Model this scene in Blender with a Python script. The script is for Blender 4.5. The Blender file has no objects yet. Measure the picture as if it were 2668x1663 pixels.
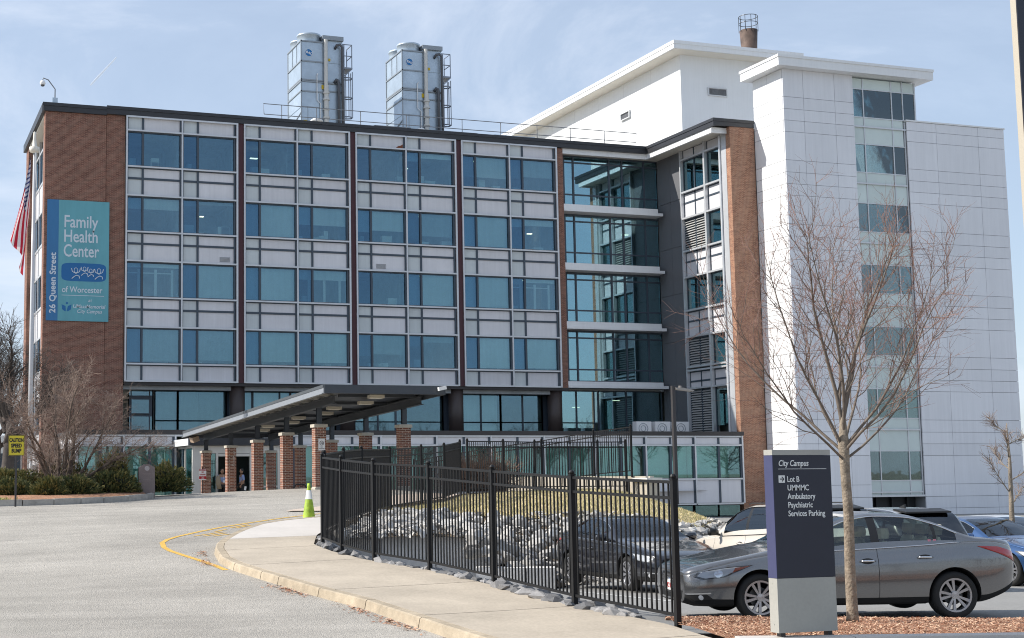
import bpy, bmesh, math, random
import numpy as np
from mathutils import Vector, Matrix, Euler
from mathutils.bvhtree import BVHTree
R = math.radians
rnd = random.Random(7)
S = bpy.context.scene
COL = S.collection

# ------------------------------------------------------------------ camera, sky, sun, exposure
cd = bpy.data.cameras.new('camera'); cam = bpy.data.objects.new('camera', cd); COL.objects.link(cam); S.camera = cam
cd.sensor_fit = 'HORIZONTAL'; cd.sensor_width = 36; cd.lens = 48.52
cd.shift_x = .1746; cd.shift_y = .0108; cd.clip_start = .1; cd.clip_end = 20000
YAW, PITCH, ROLL = R(18.248), R(6.022), R(-.433)
fw = Vector((math.sin(YAW)*math.cos(PITCH), math.cos(YAW)*math.cos(PITCH), math.sin(PITCH)))
rt = Vector((math.cos(YAW), -math.sin(YAW), 0)); up = rt.cross(fw)
r2 = rt*math.cos(ROLL)+up*math.sin(ROLL); u2 = -rt*math.sin(ROLL)+up*math.cos(ROLL)
m3 = Matrix((r2, u2, -fw)).transposed().to_4x4(); m3.translation = (0, 0, 1.8)
cam.matrix_world = m3

SUN = Vector((-1, .34, .87)).normalized()
sl = bpy.data.lights.new('sun', 'SUN'); sl.energy = 4.4; sl.angle = R(.5); sl.color = (1, .95, .87)
so = bpy.data.objects.new('sun', sl); COL.objects.link(so); so.rotation_euler = SUN.to_track_quat('Z', 'Y').to_euler(); so.location = (-60, 30, 60)
W = bpy.data.worlds.new('World'); S.world = W; W.use_nodes = True
nt = W.node_tree; N = nt.nodes; N.clear()
sky = N.new('ShaderNodeTexSky'); sky.sky_type = 'NISHITA'; sky.sun_disc = False
sky.sun_elevation = math.asin(SUN.z); sky.sun_rotation = math.atan2(SUN.x, SUN.y) % (2*math.pi)
sky.air_density = 1.0; sky.dust_density = .7; sky.ozone_density = 1.6
tc = N.new('ShaderNodeTexCoord'); mp = N.new('ShaderNodeMapping'); mp.inputs['Scale'].default_value = (1.5, 1.5, 4.2); mp.inputs['Rotation'].default_value = (.25, .12, .4)
nz = N.new('ShaderNodeTexNoise'); nz.inputs['Scale'].default_value = 1.7; nz.inputs['Detail'].default_value = 9; nz.inputs['Roughness'].default_value = .62; nz.inputs['Distortion'].default_value = .5
mr = N.new('ShaderNodeMapRange'); mr.inputs[1].default_value = .42; mr.inputs[2].default_value = .74; mr.inputs[3].default_value = .46; mr.inputs[4].default_value = .74
mx = N.new('ShaderNodeMix'); mx.data_type = 'RGBA'; mx.inputs[7].default_value = (5.75, 6.75, 8.35, 1)
mx2 = N.new('ShaderNodeMix'); mx2.data_type = 'RGBA'; mx2.inputs[7].default_value = (7.9, 8.2, 8.9, 1)
mr2 = N.new('ShaderNodeMapRange'); mr2.inputs[1].default_value = .50; mr2.inputs[2].default_value = .78; mr2.inputs[3].default_value = 0; mr2.inputs[4].default_value = .62
bg = N.new('ShaderNodeBackground'); bg.inputs[1].default_value = .1
wo = N.new('ShaderNodeOutputWorld'); L = nt.links
L.new(tc.outputs['Generated'], mp.inputs[0]); L.new(mp.outputs[0], nz.inputs['Vector']); L.new(nz.outputs[0], mr.inputs[0]); L.new(nz.outputs[0], mr2.inputs[0]); L.new(mr2.outputs[0], mx2.inputs[0])
L.new(mr.outputs[0], mx.inputs[0]); L.new(sky.outputs[0], mx.inputs[6]); L.new(mx.outputs[2], mx2.inputs[6]); L.new(mx2.outputs[2], bg.inputs[0]); L.new(bg.outputs[0], wo.inputs[0])
S.view_settings.view_transform = 'Standard'; S.view_settings.look = 'None'; S.view_settings.gamma = 1; S.view_settings.use_curve_mapping = False
S.view_settings.exposure = .38
S.cycles.max_bounces = 8; S.cycles.transparent_max_bounces = 12; S.cycles.caustics_reflective = False; S.cycles.caustics_refractive = False
S.cycles.filter_width = 1.05; S.cycles.use_denoising = True; S.cycles.denoiser = 'OPENIMAGEDENOISE'; S.cycles.denoising_input_passes = 'RGB_ALBEDO_NORMAL'; S.cycles.denoising_prefilter = 'NONE'; S.cycles.denoising_quality = 'HIGH'

# ------------------------------------------------------------------ helpers
ORG = {}
def P(*a): return Vector(a)
MATS = {}
def mat(name, col, rough=.6, metal=0, var=0, vs=3, var2=0, vs2=.4, bump=0, bs=40, spec=.5, coat=0, obj=False, dist=.02, streak=0, rv=0, rain=0, rsc=(5, 5, .22)):
    if name in MATS: return MATS[name]
    m = bpy.data.materials.new(name); m.use_nodes = True; MATS[name] = m
    t = m.node_tree; b = t.nodes['Principled BSDF']
    c = (*col, 1); b.inputs['Base Color'].default_value = c
    b.inputs['Roughness'].default_value = rough; b.inputs['Metallic'].default_value = metal; b.inputs['Specular IOR Level'].default_value = spec
    if coat: b.inputs['Coat Weight'].default_value = coat; b.inputs['Coat Roughness'].default_value = .04
    if var or bump or var2 or rv or rain:
        if obj: g = t.nodes.new('ShaderNodeTexCoord'); o = g.outputs['Object']
        else: g = t.nodes.new('ShaderNodeNewGeometry'); o = g.outputs['Position']
        last = None
        for v, s in ((var, vs), (var2, vs2), (rain, 'rain'), (rv, 'rv')):
            if not v: continue
            n = t.nodes.new('ShaderNodeTexNoise' if s != 'rv' else 'ShaderNodeObjectInfo')
            if s != 'rv': n.inputs['Scale'].default_value = s if s != 'rain' else 1.0; n.inputs['Detail'].default_value = 6; n.inputs['Roughness'].default_value = .65
            if s == 'rv': pass
            elif s == 'rain':
                mm = t.nodes.new('ShaderNodeMapping'); mm.inputs['Scale'].default_value = rsc; t.links.new(o, mm.inputs[0]); t.links.new(mm.outputs[0], n.inputs['Vector'])
            elif streak:
                mm = t.nodes.new('ShaderNodeMapping'); mm.inputs['Scale'].default_value = (1, 1, streak); t.links.new(o, mm.inputs[0]); t.links.new(mm.outputs[0], n.inputs['Vector'])
            else: t.links.new(o, n.inputs['Vector'])
            r = t.nodes.new('ShaderNodeMapRange'); r.inputs[1].default_value = .3; r.inputs[2].default_value = .7; r.inputs[3].default_value = 1-v; r.inputs[4].default_value = 1+v
            if s == 'rv': r.inputs[1].default_value = 0; r.inputs[2].default_value = 1
            t.links.new(n.outputs['Random' if s == 'rv' else 0], r.inputs[0])
            x = t.nodes.new('ShaderNodeMix'); x.data_type = 'RGBA'; x.blend_type = 'MULTIPLY'; x.inputs[0].default_value = 1
            if last is None: x.inputs[6].default_value = c
            else: t.links.new(last, x.inputs[6])
            t.links.new(r.outputs[0], x.inputs[7]); last = x.outputs[2]
        if last is not None: t.links.new(last, b.inputs['Base Color'])
        if bump:
            n = t.nodes.new('ShaderNodeTexNoise'); n.inputs['Scale'].default_value = bs; n.inputs['Detail'].default_value = 5; t.links.new(o, n.inputs['Vector'])
            bp = t.nodes.new('ShaderNodeBump'); bp.inputs['Strength'].default_value = bump; bp.inputs['Distance'].default_value = dist
            t.links.new(n.outputs[0], bp.inputs['Height']); t.links.new(bp.outputs[0], b.inputs['Normal'])
    return m
def glass(name, tint, refl=.16, gcol=(.8, .88, 1), wave=.0):
    if name in MATS: return MATS[name]
    m = bpy.data.materials.new(name); m.use_nodes = True; MATS[name] = m
    t = m.node_tree; t.nodes.clear()
    o = t.nodes.new('ShaderNodeOutputMaterial'); tr = t.nodes.new('ShaderNodeBsdfTransparent'); tr.inputs[0].default_value = (*tint, 1)
    gl = t.nodes.new('ShaderNodeBsdfGlossy'); gl.inputs[0].default_value = (*gcol, 1); gl.inputs['Roughness'].default_value = .012
    fr = t.nodes.new('ShaderNodeFresnel'); fr.inputs[0].default_value = 1.5
    ad = t.nodes.new('ShaderNodeMath'); ad.operation = 'ADD'; ad.inputs[1].default_value = refl; ad.use_clamp = True
    mx = t.nodes.new('ShaderNodeMixShader'); t.links.new(fr.outputs[0], ad.inputs[0]); t.links.new(ad.outputs[0], mx.inputs[0])
    t.links.new(tr.outputs[0], mx.inputs[1]); t.links.new(gl.outputs[0], mx.inputs[2]); t.links.new(mx.outputs[0], o.inputs[0])
    if wave:
        g = t.nodes.new('ShaderNodeNewGeometry'); n = t.nodes.new('ShaderNodeTexNoise'); n.inputs['Scale'].default_value = .8
        t.links.new(g.outputs['Position'], n.inputs['Vector']); bp = t.nodes.new('ShaderNodeBump'); bp.inputs['Strength'].default_value = wave; bp.inputs['Distance'].default_value = .05
        t.links.new(n.outputs[0], bp.inputs['Height']); t.links.new(bp.outputs[0], gl.inputs['Normal'])
    return m
def emit(name, col, s):
    m = bpy.data.materials.new(name); m.use_nodes = True; b = m.node_tree.nodes['Principled BSDF']
    b.inputs['Emission Color'].default_value = (*col, 1); b.inputs['Emission Strength'].default_value = s; b.inputs['Base Color'].default_value = (*col, 1); return m
def brickmat(name, c1, c2, mortar, bw=.213, bh=.0677, ms=.011, bump=.5):
    if name in MATS: return MATS[name]
    m = bpy.data.materials.new(name); m.use_nodes = True; MATS[name] = m
    t = m.node_tree; b = t.nodes['Principled BSDF']; b.inputs['Roughness'].default_value = .85; b.inputs['Specular IOR Level'].default_value = .25
    g = t.nodes.new('ShaderNodeNewGeometry'); sx = t.nodes.new('ShaderNodeSeparateXYZ'); t.links.new(g.outputs['Position'], sx.inputs[0])
    ad = t.nodes.new('ShaderNodeMath'); t.links.new(sx.outputs[0], ad.inputs[0]); t.links.new(sx.outputs[1], ad.inputs[1])
    cb = t.nodes.new('ShaderNodeCombineXYZ'); t.links.new(ad.outputs[0], cb.inputs[0]); t.links.new(sx.outputs[2], cb.inputs[1])
    br = t.nodes.new('ShaderNodeTexBrick'); br.inputs['Scale'].default_value = 1; br.inputs['Brick Width'].default_value = bw; br.inputs['Row Height'].default_value = bh
    br.inputs['Mortar Size'].default_value = ms/2; br.inputs['Mortar Smooth'].default_value = .2; br.inputs['Bias'].default_value = -.1
    br.inputs['Color1'].default_value = (*c1, 1); br.inputs['Color2'].default_value = (*c2, 1); br.inputs['Mortar'].default_value = (*mortar, 1)
    t.links.new(cb.outputs[0], br.inputs['Vector'])
    mm = t.nodes.new('ShaderNodeMapping'); mm.inputs['Scale'].default_value = (.9, .9, 7.4); t.links.new(g.outputs['Position'], mm.inputs[0])
    n = t.nodes.new('ShaderNodeTexNoise'); n.inputs['Scale'].default_value = 1.0; n.inputs['Detail'].default_value = 9; n.inputs['Roughness'].default_value = .75; t.links.new(mm.outputs[0], n.inputs['Vector'])
    r = t.nodes.new('ShaderNodeMapRange'); r.inputs[1].default_value = .36; r.inputs[2].default_value = .64; r.inputs[3].default_value = .84; r.inputs[4].default_value = 1.15; t.links.new(n.outputs[0], r.inputs[0])
    x = t.nodes.new('ShaderNodeMix'); x.data_type = 'RGBA'; x.blend_type = 'MULTIPLY'; x.inputs[0].default_value = 1
    t.links.new(br.outputs[0], x.inputs[6]); t.links.new(r.outputs[0], x.inputs[7]); t.links.new(x.outputs[2], b.inputs['Base Color'])
    bp = t.nodes.new('ShaderNodeBump'); bp.inputs['Strength'].default_value = bump; bp.inputs['Distance'].default_value = .008; bp.invert = True
    t.links.new(br.outputs[1], bp.inputs['Height']); t.links.new(bp.outputs[0], b.inputs['Normal'])
    return m

def tag(o, label=None, cat=None, group=None, kind=None):
    if label: o['label'] = label
    if cat: o['category'] = cat
    if group: o['group'] = group
    if kind: o['kind'] = kind
    return o
def thing(name, label, cat, loc=(0, 0, 0), group=None):
    o = bpy.data.objects.new(name, None); COL.objects.link(o); o.location = loc; o.empty_display_size = .1
    ORG[o.name] = Vector(loc); return tag(o, label, cat, group)
def link(name, me, parent=None, loc=None):
    o = bpy.data.objects.new(name, me); COL.objects.link(o)
    if parent is not None: o.parent = parent; ORG[o.name] = ORG[parent.name]
    if loc is not None: o.location = loc
    if parent is None: ORG[o.name] = Vector(loc or (0, 0, 0))
    return o
class MB:
    def __init__(s): s.v = []; s.f = []; s.m = []; s.cur = 0; s.uv = None
    def add(s, vs, fs):
        n = len(s.v); s.v += [tuple(q) for q in vs]; s.f += [tuple(i+n for i in f) for f in fs]; s.m += [s.cur]*len(fs); return n
    def box(s, x0, x1, y0, y1, z0, z1):
        s.add([(x0, y0, z0), (x1, y0, z0), (x1, y1, z0), (x0, y1, z0), (x0, y0, z1), (x1, y0, z1), (x1, y1, z1), (x0, y1, z1)],
              [(0, 3, 2, 1), (4, 5, 6, 7), (0, 1, 5, 4), (1, 2, 6, 5), (2, 3, 7, 6), (3, 0, 4, 7)])
    def obox(s, c, ax, ay, az):
        c, ax, ay, az = map(Vector, (c, ax, ay, az))
        s.add([c+ax*i+ay*j+az*k for k in (-1, 1) for j in (-1, 1) for i in (-1, 1)],
              [(0, 2, 3, 1), (4, 5, 7, 6), (0, 1, 5, 4), (1, 3, 7, 5), (3, 2, 6, 7), (2, 0, 4, 6)])
    def bar(s, p0, p1, w, h, upv=(0, 0, 1)):
        p0, p1 = Vector(p0), Vector(p1); d = (p1-p0); l = d.length; d.normalize(); sd = d.cross(Vector(upv))
        if sd.length < 1e-5: sd = Vector((1, 0, 0))
        sd.normalize(); u = sd.cross(d)
        s.obox((p0+p1)/2, d*l/2, sd*w/2, u*h/2)
    def tube(s, pts, rs, n=6, cap=True):
        pts = [Vector(q) for q in pts]
        if not hasattr(rs, '__len__'): rs = [rs]*len(pts)
        b = len(s.v); pu = None
        for i, p in enumerate(pts):
            d = (pts[min(i+1, len(pts)-1)]-pts[max(i-1, 0)]);
            if d.length < 1e-9: d = Vector((0, 0, 1))
            d.normalize()
            if pu is None: pu = d.orthogonal().normalized()
            pu = (pu-d*pu.dot(d));
            if pu.length < 1e-6: pu = d.orthogonal()
            pu.normalize(); q = d.cross(pu)
            for k in range(n):
                a = 2*math.pi*k/n; s.v.append(tuple(p+(pu*math.cos(a)+q*math.sin(a))*rs[i]))
        for i in range(len(pts)-1):
            for k in range(n):
                k2 = (k+1) % n; s.f.append((b+i*n+k, b+i*n+k2, b+(i+1)*n+k2, b+(i+1)*n+k)); s.m.append(s.cur)
        if cap:
            s.f.append(tuple(b+k for k in reversed(range(n)))); s.f.append(tuple(b+(len(pts)-1)*n+k for k in range(n))); s.m += [s.cur]*2
    def cyl(s, p0, p1, r, r1=None, n=16): s.tube([p0, p1], [r, r if r1 is None else r1], n)
    def lathe(s, prof, c=(0, 0, 0), n=24, ax='z'):
        b = len(s.v); c = Vector(c)
        for (r, h) in prof:
            for k in range(n):
                a = 2*math.pi*k/n; x, y = r*math.cos(a), r*math.sin(a)
                s.v.append(tuple(c+(Vector((x, y, h)) if ax == 'z' else Vector((x, h, y)))))
        for i in range(len(prof)-1):
            for k in range(n):
                k2 = (k+1) % n; f = (b+i*n+k, b+i*n+k2, b+(i+1)*n+k2, b+(i+1)*n+k)
                s.f.append(f if ax == 'z' else f[::-1]); s.m.append(s.cur)
    def prism(s, poly, ext):
        ext = Vector(ext); n = len(poly); b = s.add([Vector(q) for q in poly]+[Vector(q)+ext for q in poly], [tuple(reversed(range(n))), tuple(range(n, 2*n))])
        for i in range(n): s.f.append((b+i, b+(i+1) % n, b+n+(i+1) % n, b+n+i)); s.m.append(s.cur)
    def grid(s, rows):
        b = len(s.v); w = len(rows[0])
        for r in rows: s.v += [tuple(q) for q in r]
        for i in range(len(rows)-1):
            for j in range(w-1): s.f.append((b+i*w+j, b+i*w+j+1, b+(i+1)*w+j+1, b+(i+1)*w+j)); s.m.append(s.cur)
    def mesh(s, name, mats, org=(0, 0, 0), smooth=False):
        me = bpy.data.meshes.new(name); o = Vector(org)
        me.from_pydata([(q[0]-o.x, q[1]-o.y, q[2]-o.z) for q in s.v], [], s.f)
        mats = mats if isinstance(mats, (list, tuple)) else [mats]
        for m in mats: me.materials.append(m)
        if len(mats) > 1: me.polygons.foreach_set('material_index', s.m)
        if smooth: me.polygons.foreach_set('use_smooth', [True]*len(s.f))
        me.validate(); me.update(); return me
    def build(s, name, mats, parent=None, loc=None, smooth=False):
        org = ORG[parent.name] if parent is not None else Vector(loc or (0, 0, 0))
        return link(name, s.mesh(name, mats, org, smooth), parent, None if parent is not None else org)
_unit = {}
def boxo(name, m, x0, x1, y0, y1, z0, z1, parent, label=None):
    """a box part that shares one unit mesh per material"""
    k = (name, m.name)
    if k not in _unit:
        b = MB(); b.box(-.5, .5, -.5, .5, -.5, .5); _unit[k] = b.mesh(name, m)
    o = bpy.data.objects.new(name, _unit[k]); COL.objects.link(o); o.parent = parent
    o.location = Vector(((x0+x1)/2, (y0+y1)/2, (z0+z1)/2))-ORG[parent.name]; o.scale = (x1-x0, y1-y0, z1-z0)
    ORG[o.name] = ORG[parent.name]
    if label: o['label'] = label
    return o
def part(name, m, parent, fn, smooth=False):
    b = MB(); fn(b); return b.build(name, m, parent, smooth=smooth)
def text(name, body, m, parent, loc, size, xdir=(1, 0, 0), updir=(0, 0, 1), align='LEFT', width=None, bold=0, shear=0, sx=1):
    cu = bpy.data.curves.new(name, 'FONT'); cu.body = body; cu.size = size; cu.extrude = .003; cu.align_x = align; cu.offset = bold; cu.shear = shear; cu.resolution_u = 3
    t = bpy.data.objects.new('tmp', cu); COL.objects.link(t)
    bpy.context.view_layer.update()
    me = bpy.data.meshes.new_from_object(t.evaluated_get(bpy.context.evaluated_depsgraph_get()))
    bpy.data.objects.remove(t); bpy.data.curves.remove(cu)
    if width:
        xs = [v.co.x for v in me.vertices]; sx = width/(max(xs)-min(xs))
    x, u = Vector(xdir).normalized(), Vector(updir).normalized(); n = x.cross(u)
    M = Matrix((x, u, n)).transposed().to_4x4(); M.translation = Vector(loc)-(ORG[parent.name] if parent is not None else Vector())
    me.transform(M @ Matrix.Diagonal((sx, 1, 1, 1))); me.materials.clear(); me.materials.append(m); me.name = name
    return link(name, me, parent)
def splitm(a, b, n): return [a+(b-a)*i/n for i in range(n+1)]

# ------------------------------------------------------------------ terrain of the upper side (road and pavement level)
_cp = np.array([(9.145,14.655,0),(8.981,16.926,.056),(8.967,19.462,.149),(8.796,21.625,.246),(8.377,23.238,.311),(8.325,24.834,.394),(9.127,28.364,.552),
 (6.467,15.114,.007),(6.649,18.327,.087),(6.255,26.359,.432),(8.42,31.226,.712),(9.794,32.352,.792),(3.9,45.1,1.05),(6.1,45.5,1.08),(9.0,46.3,1.15),
 (15.719,67.999,.797),(15.927,50.28,1.467),(14.902,56.053,1.151),(1.36,16.161,.132),(2.078,24.913,.237),(3.056,15.925,.086),
 (3,55,1.0),(7,60,1.0),(-12,50,.8),(11,75,.6),(-40,20,0),(-40,60,.5),(-30,84,.3),(17,73,.55),(28,70,.7),(24,55,1.0),(30,45,1.4),(20,45,1.3),(14,37,.95),(18,42,1.2)])
def _tps(Pt):
    X = Pt[:, :2]; n = len(X); r2 = ((X[:, None]-X[None])**2).sum(-1)
    K = .5*r2*np.log(r2+1e-9); A = np.zeros((n+3, n+3)); A[:n, :n] = K+.5*np.eye(n); A[:n, n] = 1; A[:n, n+1:] = X; A[n, :n] = 1; A[n+1:, :n] = X.T
    return X, np.linalg.solve(A, np.r_[Pt[:, 2], 0, 0, 0])
_tx, _tw = _tps(_cp)
def Hs(x, y):
    r2 = (_tx[:, 0]-x)**2+(_tx[:, 1]-y)**2; n = len(_tx)
    return float((.5*r2*np.log(r2+1e-9))@_tw[:n]+_tw[n]+_tw[n+1]*x+_tw[n+2]*y)
KH = .13
def Hr(x, y): return Hs(x, y)-KH
def interp(x, pts): return float(np.interp(x, [q[0] for q in pts], [q[1] for q in pts]))
def Hlot(x, y):
    d = .313*x+.95*y
    return interp(d, [(10, .0), (15.0, -.02), (16.6, -.12), (18.0, -.27), (20, -.31), (27.5, -.52), (31, -.7), (45, -.92), (90, -1.05), (300, -2)])
# ------------------------------------------------------------------ materials of the buildings
M_brick = brickmat('brick_wall', (.25, .115, .082), (.135, .060, .046), (.43, .32, .25))
M_brickl = brickmat('brick_wing', (.37, .188, .12), (.215, .10, .068), (.56, .43, .32))  # lighter brick colour stands in for light reflected onto the wing
M_fascia = mat('dark_bronze_metal', (.030, .031, .036), .45, 0, .12, 2)
M_alu = mat('pale_aluminium', (.60, .61, .63), .38, .35, .05, 2)
M_mull = mat('slate_mullion', (.050, .068, .092), .45, 0, .08, 2)
M_pan = mat('white_spandrel', (.66, .655, .68), .42, 0, .03, .9, .05, .15, rv=.035, rain=.05)
M_pan2 = mat('greenish_spandrel', (.56, .60, .61), .42, 0, .03, .9, rv=.04, rain=.05)
M_burg = mat('burgundy_metal', (.060, .012, .018), .5, 0, .1, 2)
M_white = mat('white_render', (.78, .79, .80), .6, 0, .02, .6, .03, .12, rv=.02, rain=.03)
M_cream = mat('off_white_soffit', (.72, .68, .60), .7, 0, .03, 1)
M_grey = mat('grey_metal_wall', (.155, .158, .17), .5, .1, .05, .8)
M_dark = mat('dark_brown_band', (.038, .034, .034), .55, 0, .1, 1)
M_col = mat('brown_column', (.055, .040, .036), .5, 0, .1, 1)
M_int = mat('office_interior', (.40, .42, .43), .8, 0, .25, .7)
M_ceil = mat('office_ceiling', (.55, .57, .58), .8)
M_blind = mat('roller_blind', (.82, .83, .80), .8, 0, .03, 3, .07, .5, rv=.14, rain=.06)
M_blindd = mat('dim_blind', (.42, .46, .48), .8, 0, .05, 3, rv=.25, rain=.08)
M_roof = mat('roof_membrane', (.35, .35, .34), .8)
G_main = glass('tinted_glass', (.80, .92, .92), .095, (.50, .75, .96))
G_nar = glass('darker_glass', (.58, .75, .82), .09, (.44, .70, .96))
G_low = glass('clear_green_glass', (.64, .86, .82), .12, (.70, .95, 1))
G_rec = glass('recess_glass', (.62, .80, .80), .27, (.60, .88, 1))
G_tow = glass('tower_glass', (.60, .70, .70), .10, (.70, .82, .86), wave=.03)
G_wing = glass('wing_glass', (.55, .80, .76), .30, (.62, .90, .92))
M_teal = mat('pale_teal_spandrel', (.60, .68, .66), .3, 0, .04, 1, rv=.06)
M_lamp = emit('ceiling_lamp', (1, .86, .6), 2.2)

B = thing('medical_building', 'long brick and glass medical building with four bays of blue windows and white panels', 'building', (30, 84, 0))
FZ = [0, 1, 2, 3]; PH = 4.105
wt = [23.32-PH*i for i in FZ]; wb = [21.03-PH*i for i in FZ]
BX = [14.20, 21.75, 29.29, 36.83]
# brick end wall, piers of the left end, strip beside the recess
def f(b):
    b.box(9.25, 12.97, 84, 84.45, -.5, 24.2); b.box(12.99, 14.16, 84.06, 84.45, -.5, 24.3); b.box(12.9, 13.05, 84.2, 84.44, -.5, 24.25)
    b.box(9.25, 9.75, 84.46, 84.95, -.5, 24.2); b.box(9.25, 10.6, 93.9, 95.4, -.5, 24.2)
part('brick_wall', M_brick, B, f)
part('brick_strip', M_brick, B, lambda b: b.box(44.02, 44.5, 84, 85.0, 7.6, 24.2))
part('core_wall', M_int, B, lambda b: (b.box(9.9, 54, 95.3, 95.6, -1, 24.4), b.box(53.9, 54.1, 77, 95.3, -1, 24.3)))
# roof and fascia
part('roof', M_roof, B, lambda b: (b.box(9.3, 54.1, 84.0, 95.5, 24.42, 24.62), b.box(51.25, 54.1, 75.75, 84.0, 24.42, 24.62)))
def f(b):
    b.box(12.98, 51.1, 83.86, 84.06, 24.24, 24.74); b.box(9.1, 12.975, 83.86, 84.06, 24.16, 24.66); b.box(12.98, 51.06, 83.82, 83.86, 24.56, 24.76); b.box(9.06, 12.97, 83.82, 83.86, 24.48, 24.68)
    b.box(9.06, 9.25, 84.06, 95.6, 24.16, 24.66)
    b.box(51.04, 51.24, 75.6, 83.86, 24.24, 24.74); b.box(51.0, 51.04, 75.56, 83.82, 24.56, 24.76); b.box(51.24, 54.12, 75.6, 75.74, 24.28, 24.74); b.box(51.04, 54.12, 75.56, 75.6, 24.56, 24.76)
part('fascia', M_fascia, B, f)
def f(b):
    b.box(44.5, 51.3, 84.07, 84.25, 23.88, 24.24); b.box(51.12, 51.3, 76.0, 84.07, 23.88, 24.24); b.box(51.3, 52.3, 76.0, 76.15, 23.88, 24.24)
part('white_fascia_band', M_white, B, f)
part('soffit', M_cream, B, lambda b: (b.box(44.5, 52.5, 84.25, 85.1, 24.0, 24.2), b.box(51.3, 52.5, 76.15, 84.25, 24.0, 24.2)))
part('soffit', M_cream, B, lambda b: b.box(9.26, 9.9, 84.95, 93.9, 24.0, 24.15))

# the curtain wall: frames, then every pane and panel a piece of its own
def f(b):
    for x in BX:
        for q in (0, 3.5, 7.05):
            w = .10 if q < 7 else .12
            b.box(x+q, x+q+w, 83.86, 84.1, 7.62, 24.24)
            for z in wt: b.box(x+q-.01, x+q+w+.01, 83.85, 83.87, z-.04, z-.035) if False else None
        for (a, c) in ((x+.1, x+3.5), (x+3.6, x+7.05)):
            for z in wt+wb+[24.19, 7.66]: b.box(a, c, 83.84, 84.06, z-.05, z+.05)
cw = part('curtain_wall', M_alu, B, f)
def f(b):
    for x in BX:
        for m in (0, 3.5):
            xm = x+m; b.box(xm+1.0, xm+1.13, 83.96, 84.12, 7.72, 24.14); b.box(xm+.1, xm+.15, 83.96, 84.12, 7.72, 24.14); b.box(xm+3.40, xm+3.5, 83.94, 84.12, 7.72, 24.14)
            for i in FZ:
                for (a, c) in ((xm+.15, xm+1.0), (xm+1.13, xm+3.4)):
                    b.box(a, c, 83.97, 84.12, wt[i]-.13, wt[i]-.05); b.box(a, c, 83.97, 84.12, wb[i]+.05, wb[i]+.1); b.box(a, c, 83.97, 84.12, wb[i]-.11, wb[i]-.05)
                    if i < 3: b.box(a, c, 83.97, 84.12, wb[i]-.80, wb[i]-.67)
part('mullion', M_mull, B, f)
part('burgundy_pier', M_burg, B, lambda b: [b.box(x+7.17, x+7.54, 83.96, 84.1, 7.62, 24.24) for x in BX[:3]])
# blinds: per floor, per module: share of the wide pane covered (negative: dim blind)
BL = [[0, 0, 0, 0, 0, .16, .66, -.55], [.33, -.1, .97, .55, .62, -.72, .96, .2], [.12, .97, .97, .3, 0, .97, .97, .12], [-.95, -.9, .9, .9, -.6, -.2, .97, .95]]
lamps = MB()
for i in FZ:
    for bi, x in enumerate(BX):
        for m in (0, 1):
            xm = x+3.5*m; k = bi*2+m
            boxo('window_pane', G_nar, xm+.15, xm+1.0, 84.05, 84.065, wb[i]+.1, wt[i]-.13, cw)
            boxo('window_pane', G_main, xm+1.13, xm+3.4, 84.05, 84.065, wb[i]+.1, wt[i]-.13, cw)
            v = BL[i][k]; mm = M_blind if v > 0 else M_blindd; v = abs(v)
            if v:
                z1 = wt[i]-.1; h = z1-wb[i]-.1
                boxo('roller_blind', mm, xm+1.1, xm+3.44, 84.27, 84.29, z1-h*v, z1, cw)
                boxo('roller_blind', mm if (k+i) % 3 else M_blindd, xm+.12, xm+1.06, 84.30, 84.32, z1-h*min(.98, v+.06*(k % 3)), z1, cw)
            rows = [(wb[i]-.67, wb[i]-.11), ((wt[i+1]+.05) if i < 3 else 0, wb[i]-.80)] if i < 3 else [(7.71, wb[i]-.11)]
            if i == 0: rows.append((wt[0]+.05, 24.14))
            for (z0, z1) in rows:
                boxo('spandrel_panel', M_pan2, xm+.15, xm+1.0, 84.02, 84.06, z0, z1, cw)
                boxo('spandrel_panel', M_pan, xm+1.13, xm+3.4, 84.02, 84.06, z0, z1, cw)
# inner rooms behind the glass
def f(b):
    for i in FZ: b.box(14.2, 44.0, 84.32, 94, wb[i]-1.55, wb[i]-.15)
    b.box(14.2, 44.0, 84.32, 94, wt[0]+.15, 24.2); b.box(14.2, 44, 90.5, 90.7, 4.5, 24.2); b.box(14.2, 44, 84.32, 94, 7.5, 7.9)
    for x in (14.2, 17.75, 21.6, 25.3, 29.1, 32.9, 36.6, 40.4, 43.9): b.box(x-.06, x+.06, 85.2+(x*7 % 2), 90.5, 7.9, 24.2)
part('interior', M_int, B, f)
def f(b):
    r = random.Random(3)
    for i in FZ:                                                  # desks, cabinets, boxes on the sills
        for x in BX:
            for _ in range(4):
                q = x+.3+r.random()*6.2; h = .2+r.random()*.6; b.box(q, q+.25+r.random()*.5, 84.75, 85.1, wb[i]+.0, wb[i]+h)
part('office_furniture', mat('pale_office_furniture', (.7, .72, .7), .6), B, f)
def f(b):
    r = random.Random(5)
    for i in FZ:
        for x in BX:
            for q in (1.4, 4.9):
                if r.random() < .35: b.box(x+q, x+q+1.1, 86.3, 86.45, wt[i]+.10, wt[i]+.14)
part('ceiling_light', M_lamp, B, f)

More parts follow.
